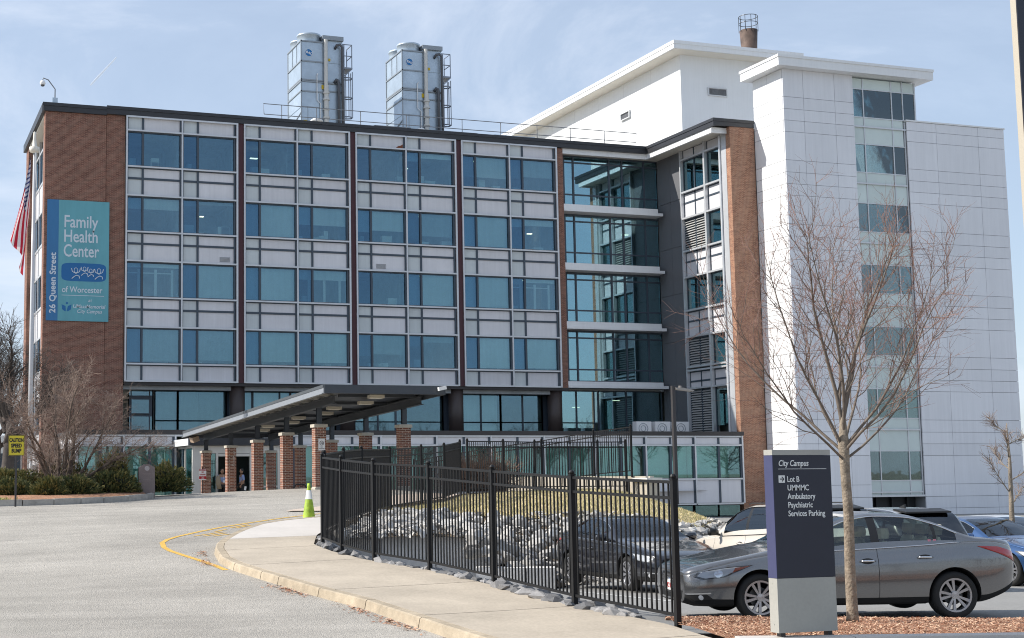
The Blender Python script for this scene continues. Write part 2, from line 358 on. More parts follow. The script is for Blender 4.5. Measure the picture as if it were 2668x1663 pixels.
M_wf = mat('inner_frame_white', (.75, .76, .75), .6)
for (i, k) in ((2, 0), (2, 3), (2, 7)):
    x = BX[k//2]+3.5*(k % 2); z0, z1 = wb[i]+.1, wt[i]-.1
    part('inner_window_frame', M_wf, cw, lambda b: (b.box(x+1.9, x+2.06, 84.35, 84.4, z0, z1-.35), b.box(x+2.95, x+3.1, 84.35, 84.4, z0, z1-.35), b.box(x+.2, x+.95, 84.35, 84.4, z1-.62, z1-.55), b.box(x+1.15, x+1.9, 84.35, 84.4, z1-.62, z1-.55), b.box(x+2.06, x+2.95, 84.35, 84.4, z1-.62, z1-.55), b.box(x+.85, x+1.0, 84.35, 84.4, z0, z1-.35)))
for (x, i, w) in ((43.2, 1, .35), (23.0, 0, .5), (19.6, 1, .25), (33.9, 0, .3)):
    boxo('ceiling_light', M_lamp, x, x+w, 87.0, 87.2, wt[i]-.55, wt[i]-.5, cw)
for (x, z) in ((48.2, 18.9), (50.3, 18.8), (46.0, 6.4), (49.2, 6.9)):
    boxo('ceiling_light', M_lamp, x, x+.5, 86.2, 86.4, z, z+.04, B)
# left end face: recessed strip windows between the piers
def f(b):
    for y in (85.0, 87.2, 89.4, 91.6, 93.85): b.box(9.72, 9.9, y-.07, y+.07, 0, 24.0)
    for i in range(5):
        for z in (23.1-PH*i, 20.9-PH*i): b.box(9.74, 9.88, 84.95, 93.9, z-.07, z+.07)
part('end_glazing_frame', M_alu, B, f)
for i in range(5):
    for y in (85.07, 87.27, 89.47, 91.67):
        boxo('window_pane', G_main, 9.80, 9.82, y, y+2.05, 20.97-PH*i, 23.03-PH*i, B); boxo('spandrel_panel', M_pan, 9.79, 9.83, y, y+2.05, 23.17-PH*(i+1), 20.83-PH*i, B)

# recessed floor under the curtain wall: columns, dark frames, panes
part('overhang', M_dark, B, lambda b: (b.box(14.2, 44.5, 83.95, 85.35, 7.42, 7.60), b.box(14.2, 52.6, 85.2, 85.5, 4.2, 4.66)))
for x in (21.45, 28.82, 36.42, 43.72): part('column', M_col, B, lambda b: b.cyl((x, 84.55, 4.2), (x, 84.55, 7.42), .5, n=24), smooth=True)
REC = [(14.75, 16.2, 4.68, 5.55), (14.9, 16.0, 5.75, 6.6), (14.75, 16.2, 6.85, 7.3), (16.4, 17.75, 5.33, 7.35), (16.4, 17.75, 4.68, 5.25), (17.88, 20.9, 5.33, 7.35), (17.88, 20.9, 4.68, 5.25),
       (22.1, 22.58, 5.33, 7.35), (22.72, 25.1, 5.33, 7.35), (25.22, 28.2, 5.33, 7.35), (22.1, 24.4, 4.68, 5.25), (24.5, 28.2, 4.68, 5.25),
       (29.45, 32.35, 5.33, 7.35), (32.47, 35.75, 5.33, 7.35), (29.45, 31.1, 4.68, 5.25), (31.2, 32.9, 4.68, 5.25), (33.0, 35.75, 4.68, 5.25),
       (37.05, 39.95, 5.33, 7.35), (40.07, 43.1, 5.33, 7.35), (37.05, 38.5, 4.68, 5.25), (38.6, 39.95, 4.68, 5.25), (40.07, 41.6, 4.68, 5.25), (41.7, 43.1, 4.68, 5.25),
       (44.35, 45.7, 4.68, 5.25), (45.8, 47.1, 4.68, 5.25), (44.35, 47.4, 5.33, 7.45), (47.5, 49.6, 4.68, 7.45), (49.7, 52.45, 4.68, 7.45)]
def f(b):
    xs = sorted({q for r in REC for q in r[:2]})
    for (x0, x1, z0, z1) in REC:
        b.box(x0-.06, x0, 85.24, 85.36, 4.62, 7.45); b.box(x1, x1+.06, 85.24, 85.36, 4.62, 7.45); b.box(x0, x1, 85.25, 85.35, z0-.07, z0); b.box(x0, x1, 85.25, 85.35, z1, z1+.08)
    for (x0, x1) in ((20.96, 22.04), (28.26, 29.39), (35.81, 36.99), (43.16, 44.29)): b.box(x0, x1, 85.3, 85.4, 4.62, 7.45)
    b.box(14.75, 16.2, 85.27, 85.33, 6.6, 6.83); b.box(14.75, 14.9, 85.27, 85.33, 5.6, 6.6); b.box(16.0, 16.2, 85.27, 85.33, 5.6, 6.6)
part('recess_frame', M_mull, B, f)
for (x0, x1, z0, z1) in REC: boxo('window_pane', G_main if x0 < 44 else G_rec, x0, x1, 85.29, 85.305, z0, z1, B)
for (x0, x1, z0) in ((16.35, 17.8, 4.7), (17.85, 19.2, 4.7), (19.25, 20.95, 4.7), (22.1, 25.1, 4.7), (29.4, 32.4, 5.3), (37.1, 39.9, 4.7)): boxo('roller_blind', M_blindd if x0 < 20 else M_blind, x0, x1, 85.6, 85.62, z0, 7.35, B)

# recessed glazing beside the wing: four bands of glass over white ledges
LED = [(19.84, 20.33), (15.74, 16.23), (11.67, 12.18), (7.63, 8.07)]
GB = [(20.36, 23.98), (16.26, 19.80), (12.21, 15.70), (8.10, 11.63)]
def f(b):
    for (z0, z1) in LED: b.box(44.5, 51.9, 84.0, 85.1, z0+.2, z1); b.box(44.5, 52.28, 83.96, 85.1, z0, z0+.2)
part('white_ledge', M_white, B, f)
GX = [44.5, 45.05, 45.8, 48.62, 49.66, 51.42, 52.5]
def f(b):
    for (z0, z1) in GB:
        for x in GX[1:-1]: b.box(x-.06, x+.06, 84.94, 85.08, z0+.09, z1-.09)
        for z in (z0+.045, z1-.045, z1-.48, z0+.86): b.box(44.5, 52.5, 84.95, 85.07, z-.05, z+.05)
part('recess_mullion', M_mull, B, f)
for (z0, z1) in GB:
    for a, c in zip(GX, GX[1:]):
        for (p, q) in ((z0+.1, z0+.81), (z0+.91, z1-.53), (z1-.43, z1-.1)): boxo('window_pane', G_rec, a+.06, c-.06, 85.0, 85.015, p, q, B)
part('recess_interior', mat('pale_interior', (.55, .58, .57), .8), B, lambda b: [b.box(44.5, 53.8, 85.3, 92, z0-.1, z1-.05) for (z0, z1) in LED]+[b.box(44.5, 53.8, 91, 91.2, 4, 24), b.box(44.5, 44.6, 85.4, 91, 4, 24), b.box(44.5, 53.8, 85.1, 92, 24.2, 24.4)])
for (z0, z1), hb in zip(GB, (0, 1, 0, 0)):
    if hb: boxo('roller_blind', M_blindd, 45.1, 48.5, 85.4, 85.42, z0, z1, B)

def boxo_mesh(name, m, x0, x1, y0, y1, z0, z1, parent):
    b = MB(); b.box(x0, x1, y0, y1, z0, z1); return b.build(name, m, parent)
# wing: grey metal wall, glazed bay with louvres, brick front
def f(b):
    for z in splitm(4.3, 24.0, 6)[:-1]: b.box(52.5, 52.9, 81.72, 83.3, z+.012, z+3.283-.012); b.box(52.5, 52.9, 83.32, 84.95, z+.012, z+3.283-.012)
    b.box(52.56, 52.9, 81.72, 85, 4.3, 24.0)
part('grey_wall', M_grey, B, f)
WY = [(78.86, 81.6), (77.02, 78.68)]
def f(b):
    for y0, y1 in ((81.6, 81.72), (78.68, 78.86), (76.88, 77.02)): b.box(52.28, 52.75, y0, y1, 4.3, 24.0)
    for y0, y1 in WY:
        for z in wt+wb+[7.5, wt[3]-PH*.5]: b.box(52.3, 52.72, y0, y1, z-.06, z+.06) if z > 7 else None
part('wing_frame', M_alu, B, f)
def f(b):
    b.box(52.5, 52.62, 80.2, 80.3, 4.4, 24.0)
    for y0, y1 in WY:
        for z in wt+wb: b.box(52.5, 52.62, y0, y1, z-.14, z-.06)
        for z in wb[:3]+[wb[3]]: b.box(52.5, 52.62, y0, y1, z-.8, z-.68)
        b.box(52.5, 52.62, y0, y0+.06, 4.4, 24); b.box(52.5, 52.62, y1-.06, y1, 4.4, 24)
part('wing_mullion', M_mull, B, f)
M_louv = mat('louvre_blade', (.50, .50, .49), .5, .2)
for (z0, z1) in ((wb[1]+.12, wt[1]-.16), (wb[3]+.12, wt[3]-.16), (4.45, 7.35)):
    n = int((z1-z0)/.155); lv = boxo_mesh('louvre_frame', M_mull, 52.62, 52.8, 78.9, 81.56, z0-.06, z1+.06, B)
    for y0, y1 in ((78.95, 80.18), (80.32, 81.52)):
        for k in range(n):
            b = MB(); z = z0+(k+.5)*(z1-z0)/n; b.obox((52.52, (y0+y1)/2, z), (.055, 0, .05), (0, (y1-y0)/2, 0), (-.006, 0, .008)); b.build('louvre_blade', M_louv, lv)
for i in FZ:
    for wy, (y0, y1) in enumerate(WY):
        ys = [(y0+.06, 80.2), (80.3, y1-.06)] if wy == 0 else [(y0+.06, y1-.06)]
        for (a, c) in ys:
            if not (wy == 0 and i in (1, 3)): boxo('window_pane', G_wing, 52.55, 52.565, a, c, wb[i]+.06, wt[i]-.14, B)
            for (z0, z1) in ((wb[i]-.68, wb[i]-.14), ((wt[i+1] if i < 3 else 7.5)+.06, wb[i]-.8)): boxo('spandrel_panel', M_pan, 52.53, 52.57, a, c, z0, z1, B)
            if i == 0: boxo('spandrel_panel', M_pan, 52.53, 52.57, a, c, wt[0]+.06, 23.98, B)
boxo('window_pane', G_wing, 52.55, 52.565, 77.08, 78.62, 4.9, 7.3, B)
part('wing_interior', M_int, B, lambda b: (b.box(53.6, 53.7, 76.5, 85, 4, 24), [b.box(52.7, 53.7, 76.6, 81.6, wb[i]-1.7, wb[i]-.1) for i in FZ]))
for (y0, y1, i, c) in ((78.95, 80.15, 0, 0), (80.3, 81.5, 0, .15), (77.1, 78.6, 0, .5), (77.1, 78.6, 1, 0), (78.95, 81.5, 2, .9), (77.1, 78.6, 2, .3), (77.1, 78.6, 3, .9)): boxo('roller_blind', M_blind if c < .6 else M_blindd, 52.72, 52.74, y0, y1, wb[i]+.05+c, wt[i]-.1, B)
part('wing_brick', M_brickl, B, lambda b: (b.box(52.28, 54.14, 75.66, 76.1, -1.2, 24.28), b.box(52.28, 52.7, 76.1, 76.12, -1.2, 24.0)))
part('wing_end_frame', M_alu, B, lambda b: b.box(52.26, 52.7, 76.125, 76.875, 4.3, 24.0))
part('downpipe', M_alu, B, lambda b: b.cyl((52.2, 76.75, 4.4), (52.2, 76.75, 23.9), .07, n=10))

# podium
PXs = [10.2, 12.75, 15.6, 20.68, 24.17, 27.66, 31.15, 34.64, 38.13, 41.6, 45.1, 48.6, 52.05]
part('podium_roof', M_dark, B, lambda b: (b.box(10.05, 52.15, 75.15, 75.5, 4.13, 4.38), b.box(10.05, 10.3, 75.5, 84.0, 4.13, 4.38), b.box(10.3, 52.15, 75.5, 85.2, 4.05, 4.2)))
def f(b):
    for x in PXs: b.box(x-.05, x+.05, 75.2, 75.5, -.1 if x > 36 else .3, 4.12)
    for a, c in zip(PXs, PXs[1:]):
        if abs(a-15.6) < .01: b.box(a+.05, c-.05, 75.22, 75.45, 4.02, 4.12); continue
        for z in (4.07, 3.53)+((1.42, -.13) if a > 36 else ()): b.box(a+.05, c-.05, 75.22, 75.45, z-.05, z+.05)
    for z in (4.07, 3.53): b.box(10.15, 10.35, 75.5, 84, z-.05, z+.05)
    for y in (78.3, 81.2): b.box(10.15, 10.35, y-.05, y+.05, .3, 4.0)
part('podium_frame', M_alu, B, f)
for a, c in zip(PXs, PXs[1:]):
    if abs(a-15.6) < .01: continue
    mid = (a+c)/2; boxo('podium_mullion', M_mull, mid-.07, mid+.07, 75.26, 75.46, -.05 if a > 36 else .3, 4.0, B); boxo('podium_mullion', M_mull, c-.17, c-.05, 75.26, 75.46, -.05 if a > 36 else .3, 4.0, B)
    for (p, q) in ((a+.05, mid-.07), (mid+.07, c-.17)):
        boxo('spandrel_panel', M_pan, p, q, 75.3, 75.34, 3.6, 4.0, B)
        boxo('window_pane', G_low, p, q, 75.33, 75.345, 1.5 if a > 36 else .35, 3.46, B)
        if a > 36: boxo('spandrel_panel', M_pan, p, q, 75.3, 75.34, -.06, 1.36, B)
        if a > 44: boxo('window_pane', G_low, p, q, 75.5, 75.515, -1.3, -.24, B)
    if (a > 36 or a < 15) and a < 48: boxo('curtain', M_blind, a+.2, c-.25, 75.9, 75.92, 1.5 if a > 36 else .3, 3.5, B)
    elif a > 16: boxo('curtain', M_blind, a+.2, c-.25, 76.5, 76.52, 1.5, 3.5, B)
for y0, y1 in ((75.6, 78.2), (78.4, 81.1), (81.3, 83.95)): boxo('window_pane', G_low, 10.22, 10.235, y0, y1, .35, 3.46, B); boxo('spandrel_panel', M_pan, 10.2, 10.24, y0, y1, 3.6, 4.0, B)
part('podium_interior', M_int, B, lambda b: (b.box(10.4, 52, 81, 81.2, -1.2, 4.0), b.box(10.4, 52, 75.5, 81, -.1, .25), b.box(38, 52, 77, 81, .3, 1.35)))
# vestibule
V0, V1 = 15.75, 20.5
vs = part('vestibule', mat('vestibule_aluminium', (.62, .60, .56), .45, .2, .05, 2), B, lambda b: (
    b.box(V0, V0+.45, 71.5, 71.75, .4, 3.42), b.box(V0+.45, V1, 71.5, 71.7, 3.02, 3.42), b.box(V1-.12, V1, 71.5, 71.75, .4, 3.02), b.box(17.0, 17.12, 71.5, 71.7, .4, 3.02), b.box(18.85, 18.97, 71.5, 71.7, .4, 3.02),
    b.box(17.12, 18.85, 71.52, 71.68, 2.86, 3.0), b.box(V0+.45, 17.0, 71.52, 71.68, .4, .62), b.box(18.97, V1-.12, 71.52, 71.68, 1.2, 1.3),
    b.box(V0, V0+.1, 73.4, 73.55, .4, 3.42), b.box(V0, V0+.1, 71.75, 75.2, 3.3, 3.42)))
part('vestibule_fascia', M_fascia, B, lambda b: b.box(V0-.25, V1+.15, 71.2, 71.45, 3.44, 3.82))
part('vestibule_roof', M_white, B, lambda b: (b.box(V0-.27, V0+.0, 71.45, 75.2, 3.44, 3.80), b.box(V0, V1+.15, 71.45, 75.2, 3.44, 3.6)))
for a in ((V0+.47, 16.98, .64, 3.0), (18.99, V1-.14, 1.32, 3.0), (18.99, V1-.14, .4, 1.18)): boxo('door_pane', G_low, a[0], a[1], 71.58, 71.595, a[2], a[3], B)
for y0, y1 in ((71.8, 73.35), (73.6, 75.1)): boxo('window_pane', G_low, V0+.04, V0+.055, y0, y1, .45, 3.28, B)
part('vestibule_interior', mat('lobby_dark', (.05, .05, .055), .7), B, lambda b: (b.box(V0+.2, V1, 75.0, 75.15, .3, 3.4), b.box(V0, V1, 71.75, 75, .1, .38), b.box(V1-.1, V1+.1, 71.8, 75, .4, 3.4)))

# ------------------------------------------------------------------ white building: tower, right block, penthouse
T = thing('white_building', 'tall white panelled building with flat overhanging roofs and a vertical strip of stair windows', 'building', (62, 72.5, -1))
part('tower_core', mat('white_joint', (.30, .31, .33), .7), T, lambda b: (b.box(54.26, 59.5, 72.58, 75.7, -1.2, 27.4), b.box(54.3, 59.5, 75.7, 94, -1.2, 24.3), b.box(63.72, 71.6, 72.58, 94, -1.2, 24.6)))
zj = sorted([25.6-4.105*i-d for i in range(8) for d in (0, .78, 1.53, 2.27)]+[27.42])
zj = [z for z in zj if z > -1.6]
M_clad = mat('white_cladding', (.74, .745, .775), .38, 0, .02, .5, .035, .1, rv=.035, rain=.045)
for a, c in ((54.17, 55.7), (55.7, 58.1), (58.1, 59.55)):
    for z0, z1 in zip(zj, zj[1:]): boxo('cladding_panel', M_clad, a+.011, c-.011, 72.5, 72.578, z0+.011, z1-.011, T)
zk = [z for z in zj if z < 24.3]+[24.67]
for a, c in ((63.67, 66.04), (66.04, 69.47), (69.47, 71.67)):
    for z0, z1 in zip(zk, zk[1:]): boxo('cladding_panel', M_clad, a+.011, c-.011, 72.5, 72.578, z0+.011, z1-.011, T)
for a, c in ((72.59, 74.1), (74.1, 75.64)):
    for z0, z1 in zip(zj, zj[1:]): boxo('cladding_panel', M_white, 54.17, 54.258, a+.012, c-.012, z0+.013, z1-.013, T)
part('tower_cap', M_white, T, lambda b: (b.box(53.45, 65.45, 71.85, 75.95, 27.42, 27.95), b.box(53.40, 65.50, 71.80, 76.0, 27.95, 28.12)))
part('block_coping', M_white, T, lambda b: b.box(63.62, 71.72, 72.45, 94, 24.68, 24.78))
WT = [26.6, 22.95, 19.05, 15.05, 11.05, 7.05, 3.1]
def f(b):
    for x in (59.59, 60.42, 62.66): b.box(x-.035, x+.035, 72.62, 72.74, .3, 27.3)
    b.box(63.56, 63.66, 72.62, 72.74, .3, 24.6); b.box(63.52, 63.58, 72.62, 72.74, 24.7, 27.35); b.box(64.5, 64.6, 72.62, 72.74, 24.8, 27.35); b.box(64.5, 64.6, 72.74, 75.7, 24.8, 24.9); b.box(64.5, 64.6, 75.6, 75.7, 24.8, 27.35); b.box(60, 64.6, 75.6, 75.7, 24.8, 24.9); b.box(62, 62.1, 75.6, 75.7, 24.9, 27.35)
    for i, z in enumerate(WT):
        x1 = 64.5 if i == 0 else 63.56
        for q in (z, z-1.87): b.box(59.55, x1, 72.625, 72.735, q-.03, q+.03)
        q = z-2.5-(.1 if i else .0); b.box(59.55, x1, 72.56, 72.74, q-.05, q+.05)
stair = part('stair_glazing', M_alu, T, f)
xs = [(59.63, 60.38), (60.46, 62.62), (62.70, 63.55)]
for i, z in enumerate(WT):
    cols = xs[:2]+[(62.70, 63.5), (63.6, 64.48)] if i == 0 else xs
    for (a, c) in cols:
        boxo('window_pane', G_tow, a, c, 72.67, 72.685, z-1.84, z-.03, stair)
        q = z-2.5-(.1 if i else 0); boxo('teal_spandrel', M_teal, a, c, 72.66, 72.69, q+.05, z-1.9, stair)
        nz_ = WT[i+1] if i < 6 else .3
        if not (i == 0 and a > 63.5): boxo('teal_spandrel', M_teal, a, c, 72.66, 72.69, (nz_ if i < 6 else q-.3)+.03, q-.05, stair)
        if i == 0: boxo('teal_spandrel', M_teal, a, c, 72.66, 72.69, z+.03, 27.3, stair)
boxo('window_pane', G_tow, 64.54, 64.555, 72.8, 75.55, 24.95, 27.3, stair); boxo('window_pane', G_tow, 60, 61.95, 75.64, 75.655, 24.95, 27.3, stair); boxo('window_pane', G_tow, 62.15, 64.45, 75.64, 75.655, 24.95, 27.3, stair)
part('stair_interior', M_int, T, lambda b: ([b.box(59.6, 63.6, 73.0, 78, z-2.75, z-2.1) for z in WT[1:]], b.box(59.6, 63.6, 78, 78.2, .3, 24.6), b.box(59.6, 64.5, 73.0, 75.6, 24.2, 24.6)))
part('stair_flight', mat('stair_white', (.7, .72, .74), .6), T, lambda b: (b.bar((60.2, 75, 26.2), (62.2, 75, 24.8), .25, .25), b.cyl((62.0, 74.2, 24.6), (62.0, 74.2, 27.3), .12), b.cyl((63.2, 75, 24.6), (63.2, 75, 27.3), .1)))
boxo('ceiling_light', M_lamp, 59.7, 60.3, 74.2, 74.35, 26.9, 26.94, T)
part('base_opening', mat('garage_dark', (.02, .021, .024), .6), T, lambda b: (b.box(59.6, 63.6, 73.4, 73.5, -1.3, .3), [b.box(x, x+.12, 73.2, 73.4, -1.3, .25) for x in (60.4, 61.6, 62.8)]))
part('base_lintel', M_alu, T, lambda b: b.box(59.55, 63.66, 72.5, 72.75, .2, .32))
def f(b):
    b.box(61.2, 78, 95, 125, 18, 35.95)
ph = part('penthouse_wall', M_white, T, f)
part('penthouse_roof', M_white, T, lambda b: (b.box(59.75, 72.0, 93.55, 126, 35.68, 36.05), b.box(59.70, 72.05, 93.5, 126.05, 36.05, 36.32)))
part('penthouse_soffit', M_cream, T, lambda b: b.box(59.9, 71.9, 93.7, 125.9, 35.66, 35.676))
part('penthouse_joint', mat('pale_joint', (.62, .63, .64), .7), T, lambda b: ([b.box(61.192, 61.2, y-.012, y+.012, 18, 35.66) for y in (99.5, 104, 108.5, 113, 117.5)]))
def vent(x0, x1, y0, y1, z0, z1, side):
    vf = part('vent_grille', mat('vent_frame', (.6, .61, .62), .5), T, lambda b: (b.box(x0, x1, y0, y1, z0, z0+.08), b.box(x0, x1, y0, y1, z1-.08, z1),
        (b.box(x0, x0+.08, y0, y1, z0+.08, z1-.08), b.box(x1-.08, x1, y0, y1, z0+.08, z1-.08)) if side == 'f' else (b.box(x0, x1, y0, y0+.08, z0+.08, z1-.08), b.box(x0, x1, y1-.08, y1, z0+.08, z1-.08))))
    n = 6
    for k in range(n):
        z = z0+.1+(z1-z0-.2)*(k+.5)/n
        if side == 'f': boxo('grille_slat', M_grey, x0+.08, x1-.08, y1-.06, y1-.01, z-.035, z+.02, vf)
        else: boxo('grille_slat', M_grey, x0+.10, x0+.14, y0+.08, y1-.08, z-.035, z+.02, vf)
vent(63.7, 65.5, 94.88, 94.995, 32.45, 33.15, 'f'); vent(61.02, 61.195, 102.9, 104.4, 32.45, 33.1, 'l')

# ------------------------------------------------------------------ chimney, roof plant
ck = thing('chimney_flue', 'rusty steel flue with a wire ring guard on top behind the white roof', 'chimney', (75, 105, 36))
part('flue', mat('rusty_steel', (.12, .085, .07), .7, .4, .5, .9, .4, .3), ck, lambda b: b.lathe([(.58, 34), (.66, 39.4), (.80, 42.15), (.72, 42.15), (.70, 41)], (75, 105, 0), 24), True)
part('guard_ring', M_fascia, ck, lambda b: ([b.tube([(75+0.84*math.cos(a), 105+0.84*math.sin(a), z) for a in splitm(0, 2*math.pi, 24)], .03, 4) for z in (43.45, 42.8)], [b.cyl((75+0.84*math.cos(a), 105+0.84*math.sin(a), 42.0), (75+0.84*math.cos(a), 105+0.84*math.sin(a), 43.45), .025, n=4) for a in splitm(0, 2*math.pi, 10)[:-1]]))

M_galv = mat('galvanised_steel', (.46, .54, .62), .42, .55, .10, 1.2, .08, .4)
M_galv2 = mat('galvanised_trim', (.30, .33, .36), .5, .5)
M_pvc = mat('pale_pipe', (.60, .59, .56), .5)
M_dpipe = mat('dark_pipe', (.10, .105, .12), .5, .3)
M_blue = mat('badge_blue', (.015, .16, .42), .5)
M_wht = mat('white_paint', (.8, .8, .8), .6)
M_yel = mat('warning_yellow', (.65, .45, .02), .6)
M_rail = mat('grey_rail', (.22, .23, .25), .5, .5)
def cooling_tower(x0, label):
    t = thing('cooling_tower', label, 'cooling tower', (x0, 88, 24.6), 'cooling towers on the roof'); X1 = x0+3.0; y0, y1 = 88, 91.2
    part('casing', M_galv, t, lambda b: (b.box(x0+.03, x0+1.55, y0+.03, y1, 24.9, 30.55), b.box(x0+1.55, X1, y0+.05, y1, 24.9, 30.75)))
    for z0, z1 in ((24.95, 26.5), (26.55, 28.05), (28.25, 29.3), (29.35, 30.5)):
        boxo('casing_panel', M_galv, x0+.04, x0+1.5, y0, y0+.03, z0, z1, t); boxo('casing_panel', M_galv, x0, x0+.03, y0+.1, y1-.05, z0, z1, t)
    for z0, z1 in ((24.95, 28.0), (28.2, 29.3), (29.34, 30.4)): boxo('casing_panel', M_galv, x0+1.9, X1-.12, y0+.02, y0+.05, z0, z1, t)
    def f(b):
        for z in (28.1, 28.2, 27.5, 29.33, 30.55): b.box(x0-.04, x0+1.6, y0-.05, y0, z-.04, z+.04); b.box(x0-.05, x0, y0-.05, y1, z-.04, z+.04)
        for z in (28.1, 27.6): b.box(x0+1.6, X1, y0-.04, y0+.02, z-.04, z+.04)
        b.box(x0-.04, x0+.03, y0-.05, y0+.02, 24.9, 30.6); b.box(x0-.04, x0, y1-.08, y1, 24.9, 30.5); b.box(x0+1.52, X1+.04, y0-.12, y1, 30.72, 30.98)
        b.bar((x0-.03, y0, 26.2), (x0-.03, y1-.2, 25.6), .05, .05)
        for y in (89.0, 90.0): b.box(x0-.03, x0, y, y+.03, 29.35, 30.5)
    part('steel_trim', M_galv2, t, f)
    for y in (88.85, 90.5):
        fr = part('fan_shroud', M_galv, t, lambda b: b.lathe([(.78, 30.55), (.80, 30.7), (.80, 31.0), (.84, 31.02), (.84, 31.12), (.76, 31.12), (.72, 30.6)], (x0+.82, y, 0), 28), True)
        part('fan_hub', M_dpipe, t, lambda b: (b.cyl((x0+.82, y, 30.5), (x0+.82, y, 30.8), .18), [b.obox((x0+.82+.4*math.cos(a), y+.4*math.sin(a), 30.7), (.3*math.cos(a), .3*math.sin(a), .03), (-.09*math.sin(a), .09*math.cos(a), .03), (0, 0, .01)) for a in splitm(0, 2*math.pi, 5)[:-1]]))
    part('riser_pipe', M_pvc, t, lambda b: (b.cyl((x0+1.72, y0-.18, 27.9), (x0+1.72, y0-.18, 30.7), .13), b.cyl((x0+1.74, y0-.18, 24.7), (x0+1.74, y0-.18, 27.9), .16), [b.cyl((x0+1.74, y0-.18, z), (x0+1.74, y0-.18, z+.1), .22) for z in (27.4, 26.4, 25.9, 25.3)], b.cyl((x0+1.74, y0-.18, 27.0), (x0+1.74, y0-.18, 27.3), .25, .12)))
    part('dark_riser', M_dpipe, t, lambda b: (b.tube([(x0+2.45, y0, 30.25), (x0+2.5, y0-.2, 30.4), (x0+2.75, y0-.22, 30.45), (x0+2.9, y0-.22, 30.3), (x0+2.92, y0-.22, 24.7)], .09, 8), b.tube([(x0+2.4, y0, 28.15), (x0+2.48, y0-.2, 28.3), (x0+2.6, y0-.2, 28.25), (x0+2.64, y0-.2, 28.0), (x0+2.64, y0-.2, 24.7)], .1, 8)), True)
    part('valve_manifold', M_dpipe, t, lambda b: (b.box(x0+1.9, x0+2.2, y0-.4, y0-.1, 25.2, 25.5), b.cyl((x0+2.3, y0-.3, 24.7), (x0+2.3, y0-.3, 25.4), .15), b.cyl((x0+1.9, y0-.3, 25.0), (x0+2.8, y0-.3, 25.0), .1), b.cyl((x0+2.64, y0-.2, 25.2), (x0+2.64, y0-.2, 25.32), .2), b.cyl((x0+2.92, y0-.22, 25.2), (x0+2.92, y0-.22, 25.32), .18)))
    part('sensor_pipe', M_wht, t, lambda b: (b.tube([(x0+1.2, y0, 28.6), (x0+1.15, y0-.1, 28.6), (x0+1.1, y0-.1, 28.5), (x0+1.1, y0-.1, 27.0), (x0+1.35, y0-.1, 26.8), (x0+1.35, y0-.1, 25)], .03, 5)))
    bd = part('badge', M_blue, t, lambda b: b.cyl((x0+.55, y0-.012, 29.85), (x0+.55, y0+.0, 29.85), .26, n=28))
    part('badge_rim', M_wht, t, lambda b: b.tube([(x0+.55+.26*math.cos(a), y0-.012, 29.85+.26*math.sin(a)) for a in splitm(0, 2*math.pi, 28)], .012, 4))
    for k, ch in enumerate('BAC'):
        text('badge_lettering', ch, M_wht, bd, (x0+.40+.15*k, y0-.016, 29.82-.05*k), .23, (1, 0, -.25), (.25, 0, 1), 'CENTER', bold=.006)
    part('warning_plate', M_yel, t, lambda b: (b.box(x0+1.96, x0+2.1, y0-.03, y0+.02, 29.45, 29.6), b.box(x0+.15, x0+.4, y0-.03, y0, 25.5, 25.75), b.box(x0+1.45, x0+1.6, y0-.03, y0, 27.7, 27.95)))
    part('door_outline', M_galv2, t, lambda b: (b.box(x0+.45, x0+.48, y0-.02, y0, 24.9, 26.6), b.box(x0+1.3, x0+1.33, y0-.02, y0, 24.9, 27.4), b.box(x0+.05, x0+1.3, y0-.02, y0, 26.55, 26.59)))
    def f(b):   # side ladder with its cage and a small platform
        xl = X1+.2
        for y in (88.3, 88.75): b.cyl((xl, y, 24.7), (xl, y, 30.6), .04, n=6)
        for k in range(20): b.cyl((xl, 88.3, 24.9+.28*k), (xl, 88.75, 24.9+.28*k), .02, n=4)
        for z in (26.2, 27.4, 28.6): b.tube([(xl, 88.3, z), (xl+.3, 88.2, z), (xl+.62, 88.35, z), (xl+.62, 88.7, z), (xl+.3, 88.85, z), (xl, 88.75, z)], .04, 5)
        for (p, q) in ((.3, 88.2), (.62, 88.35), (.62, 88.7), (.3, 88.85)): b.cyl((xl+p, q, 26.2), (xl+p, q, 29.0), .034, n=4)
        b.box(X1, X1+.75, 88.1, 89.3, 29.1, 29.2); b.bar((X1, 88.15, 28.5), (X1+.7, 88.15, 29.1), .06, .06)
        for (p, q) in ((.72, 88.15), (.72, 89.25), (.05, 88.15)): b.cyl((X1+p, q, 29.2), (X1+p, q, 30.6), .035, n=5)
        for z in (29.9, 30.6): b.cyl((X1, 88.15, z), (X1+.72, 88.15, z), .03, n=5); b.cyl((X1+.72, 88.15, z), (X1+.72, 89.25, z), .03, n=5)
    part('caged_ladder', mat('ladder_steel', (.25, .28, .33), .5, .4), t, f)
    part('base_frame', M_galv2, t, lambda b: b.box(x0, X1, y0+.1, y1, 24.5, 24.9))
    t.scale = (1, 1, 1.155)
    for o in t.children:
        if o.name.startswith('badge'): o.scale.z = 1/1.155; o.location.z = 5.25*(1-1/1.155)
cooling_tower(26.85, 'first galvanised cooling tower from the banner end of the roof, with round blue badge')
cooling_tower(34.25, 'second galvanised cooling tower, the one nearer the white penthouse, with round blue badge')

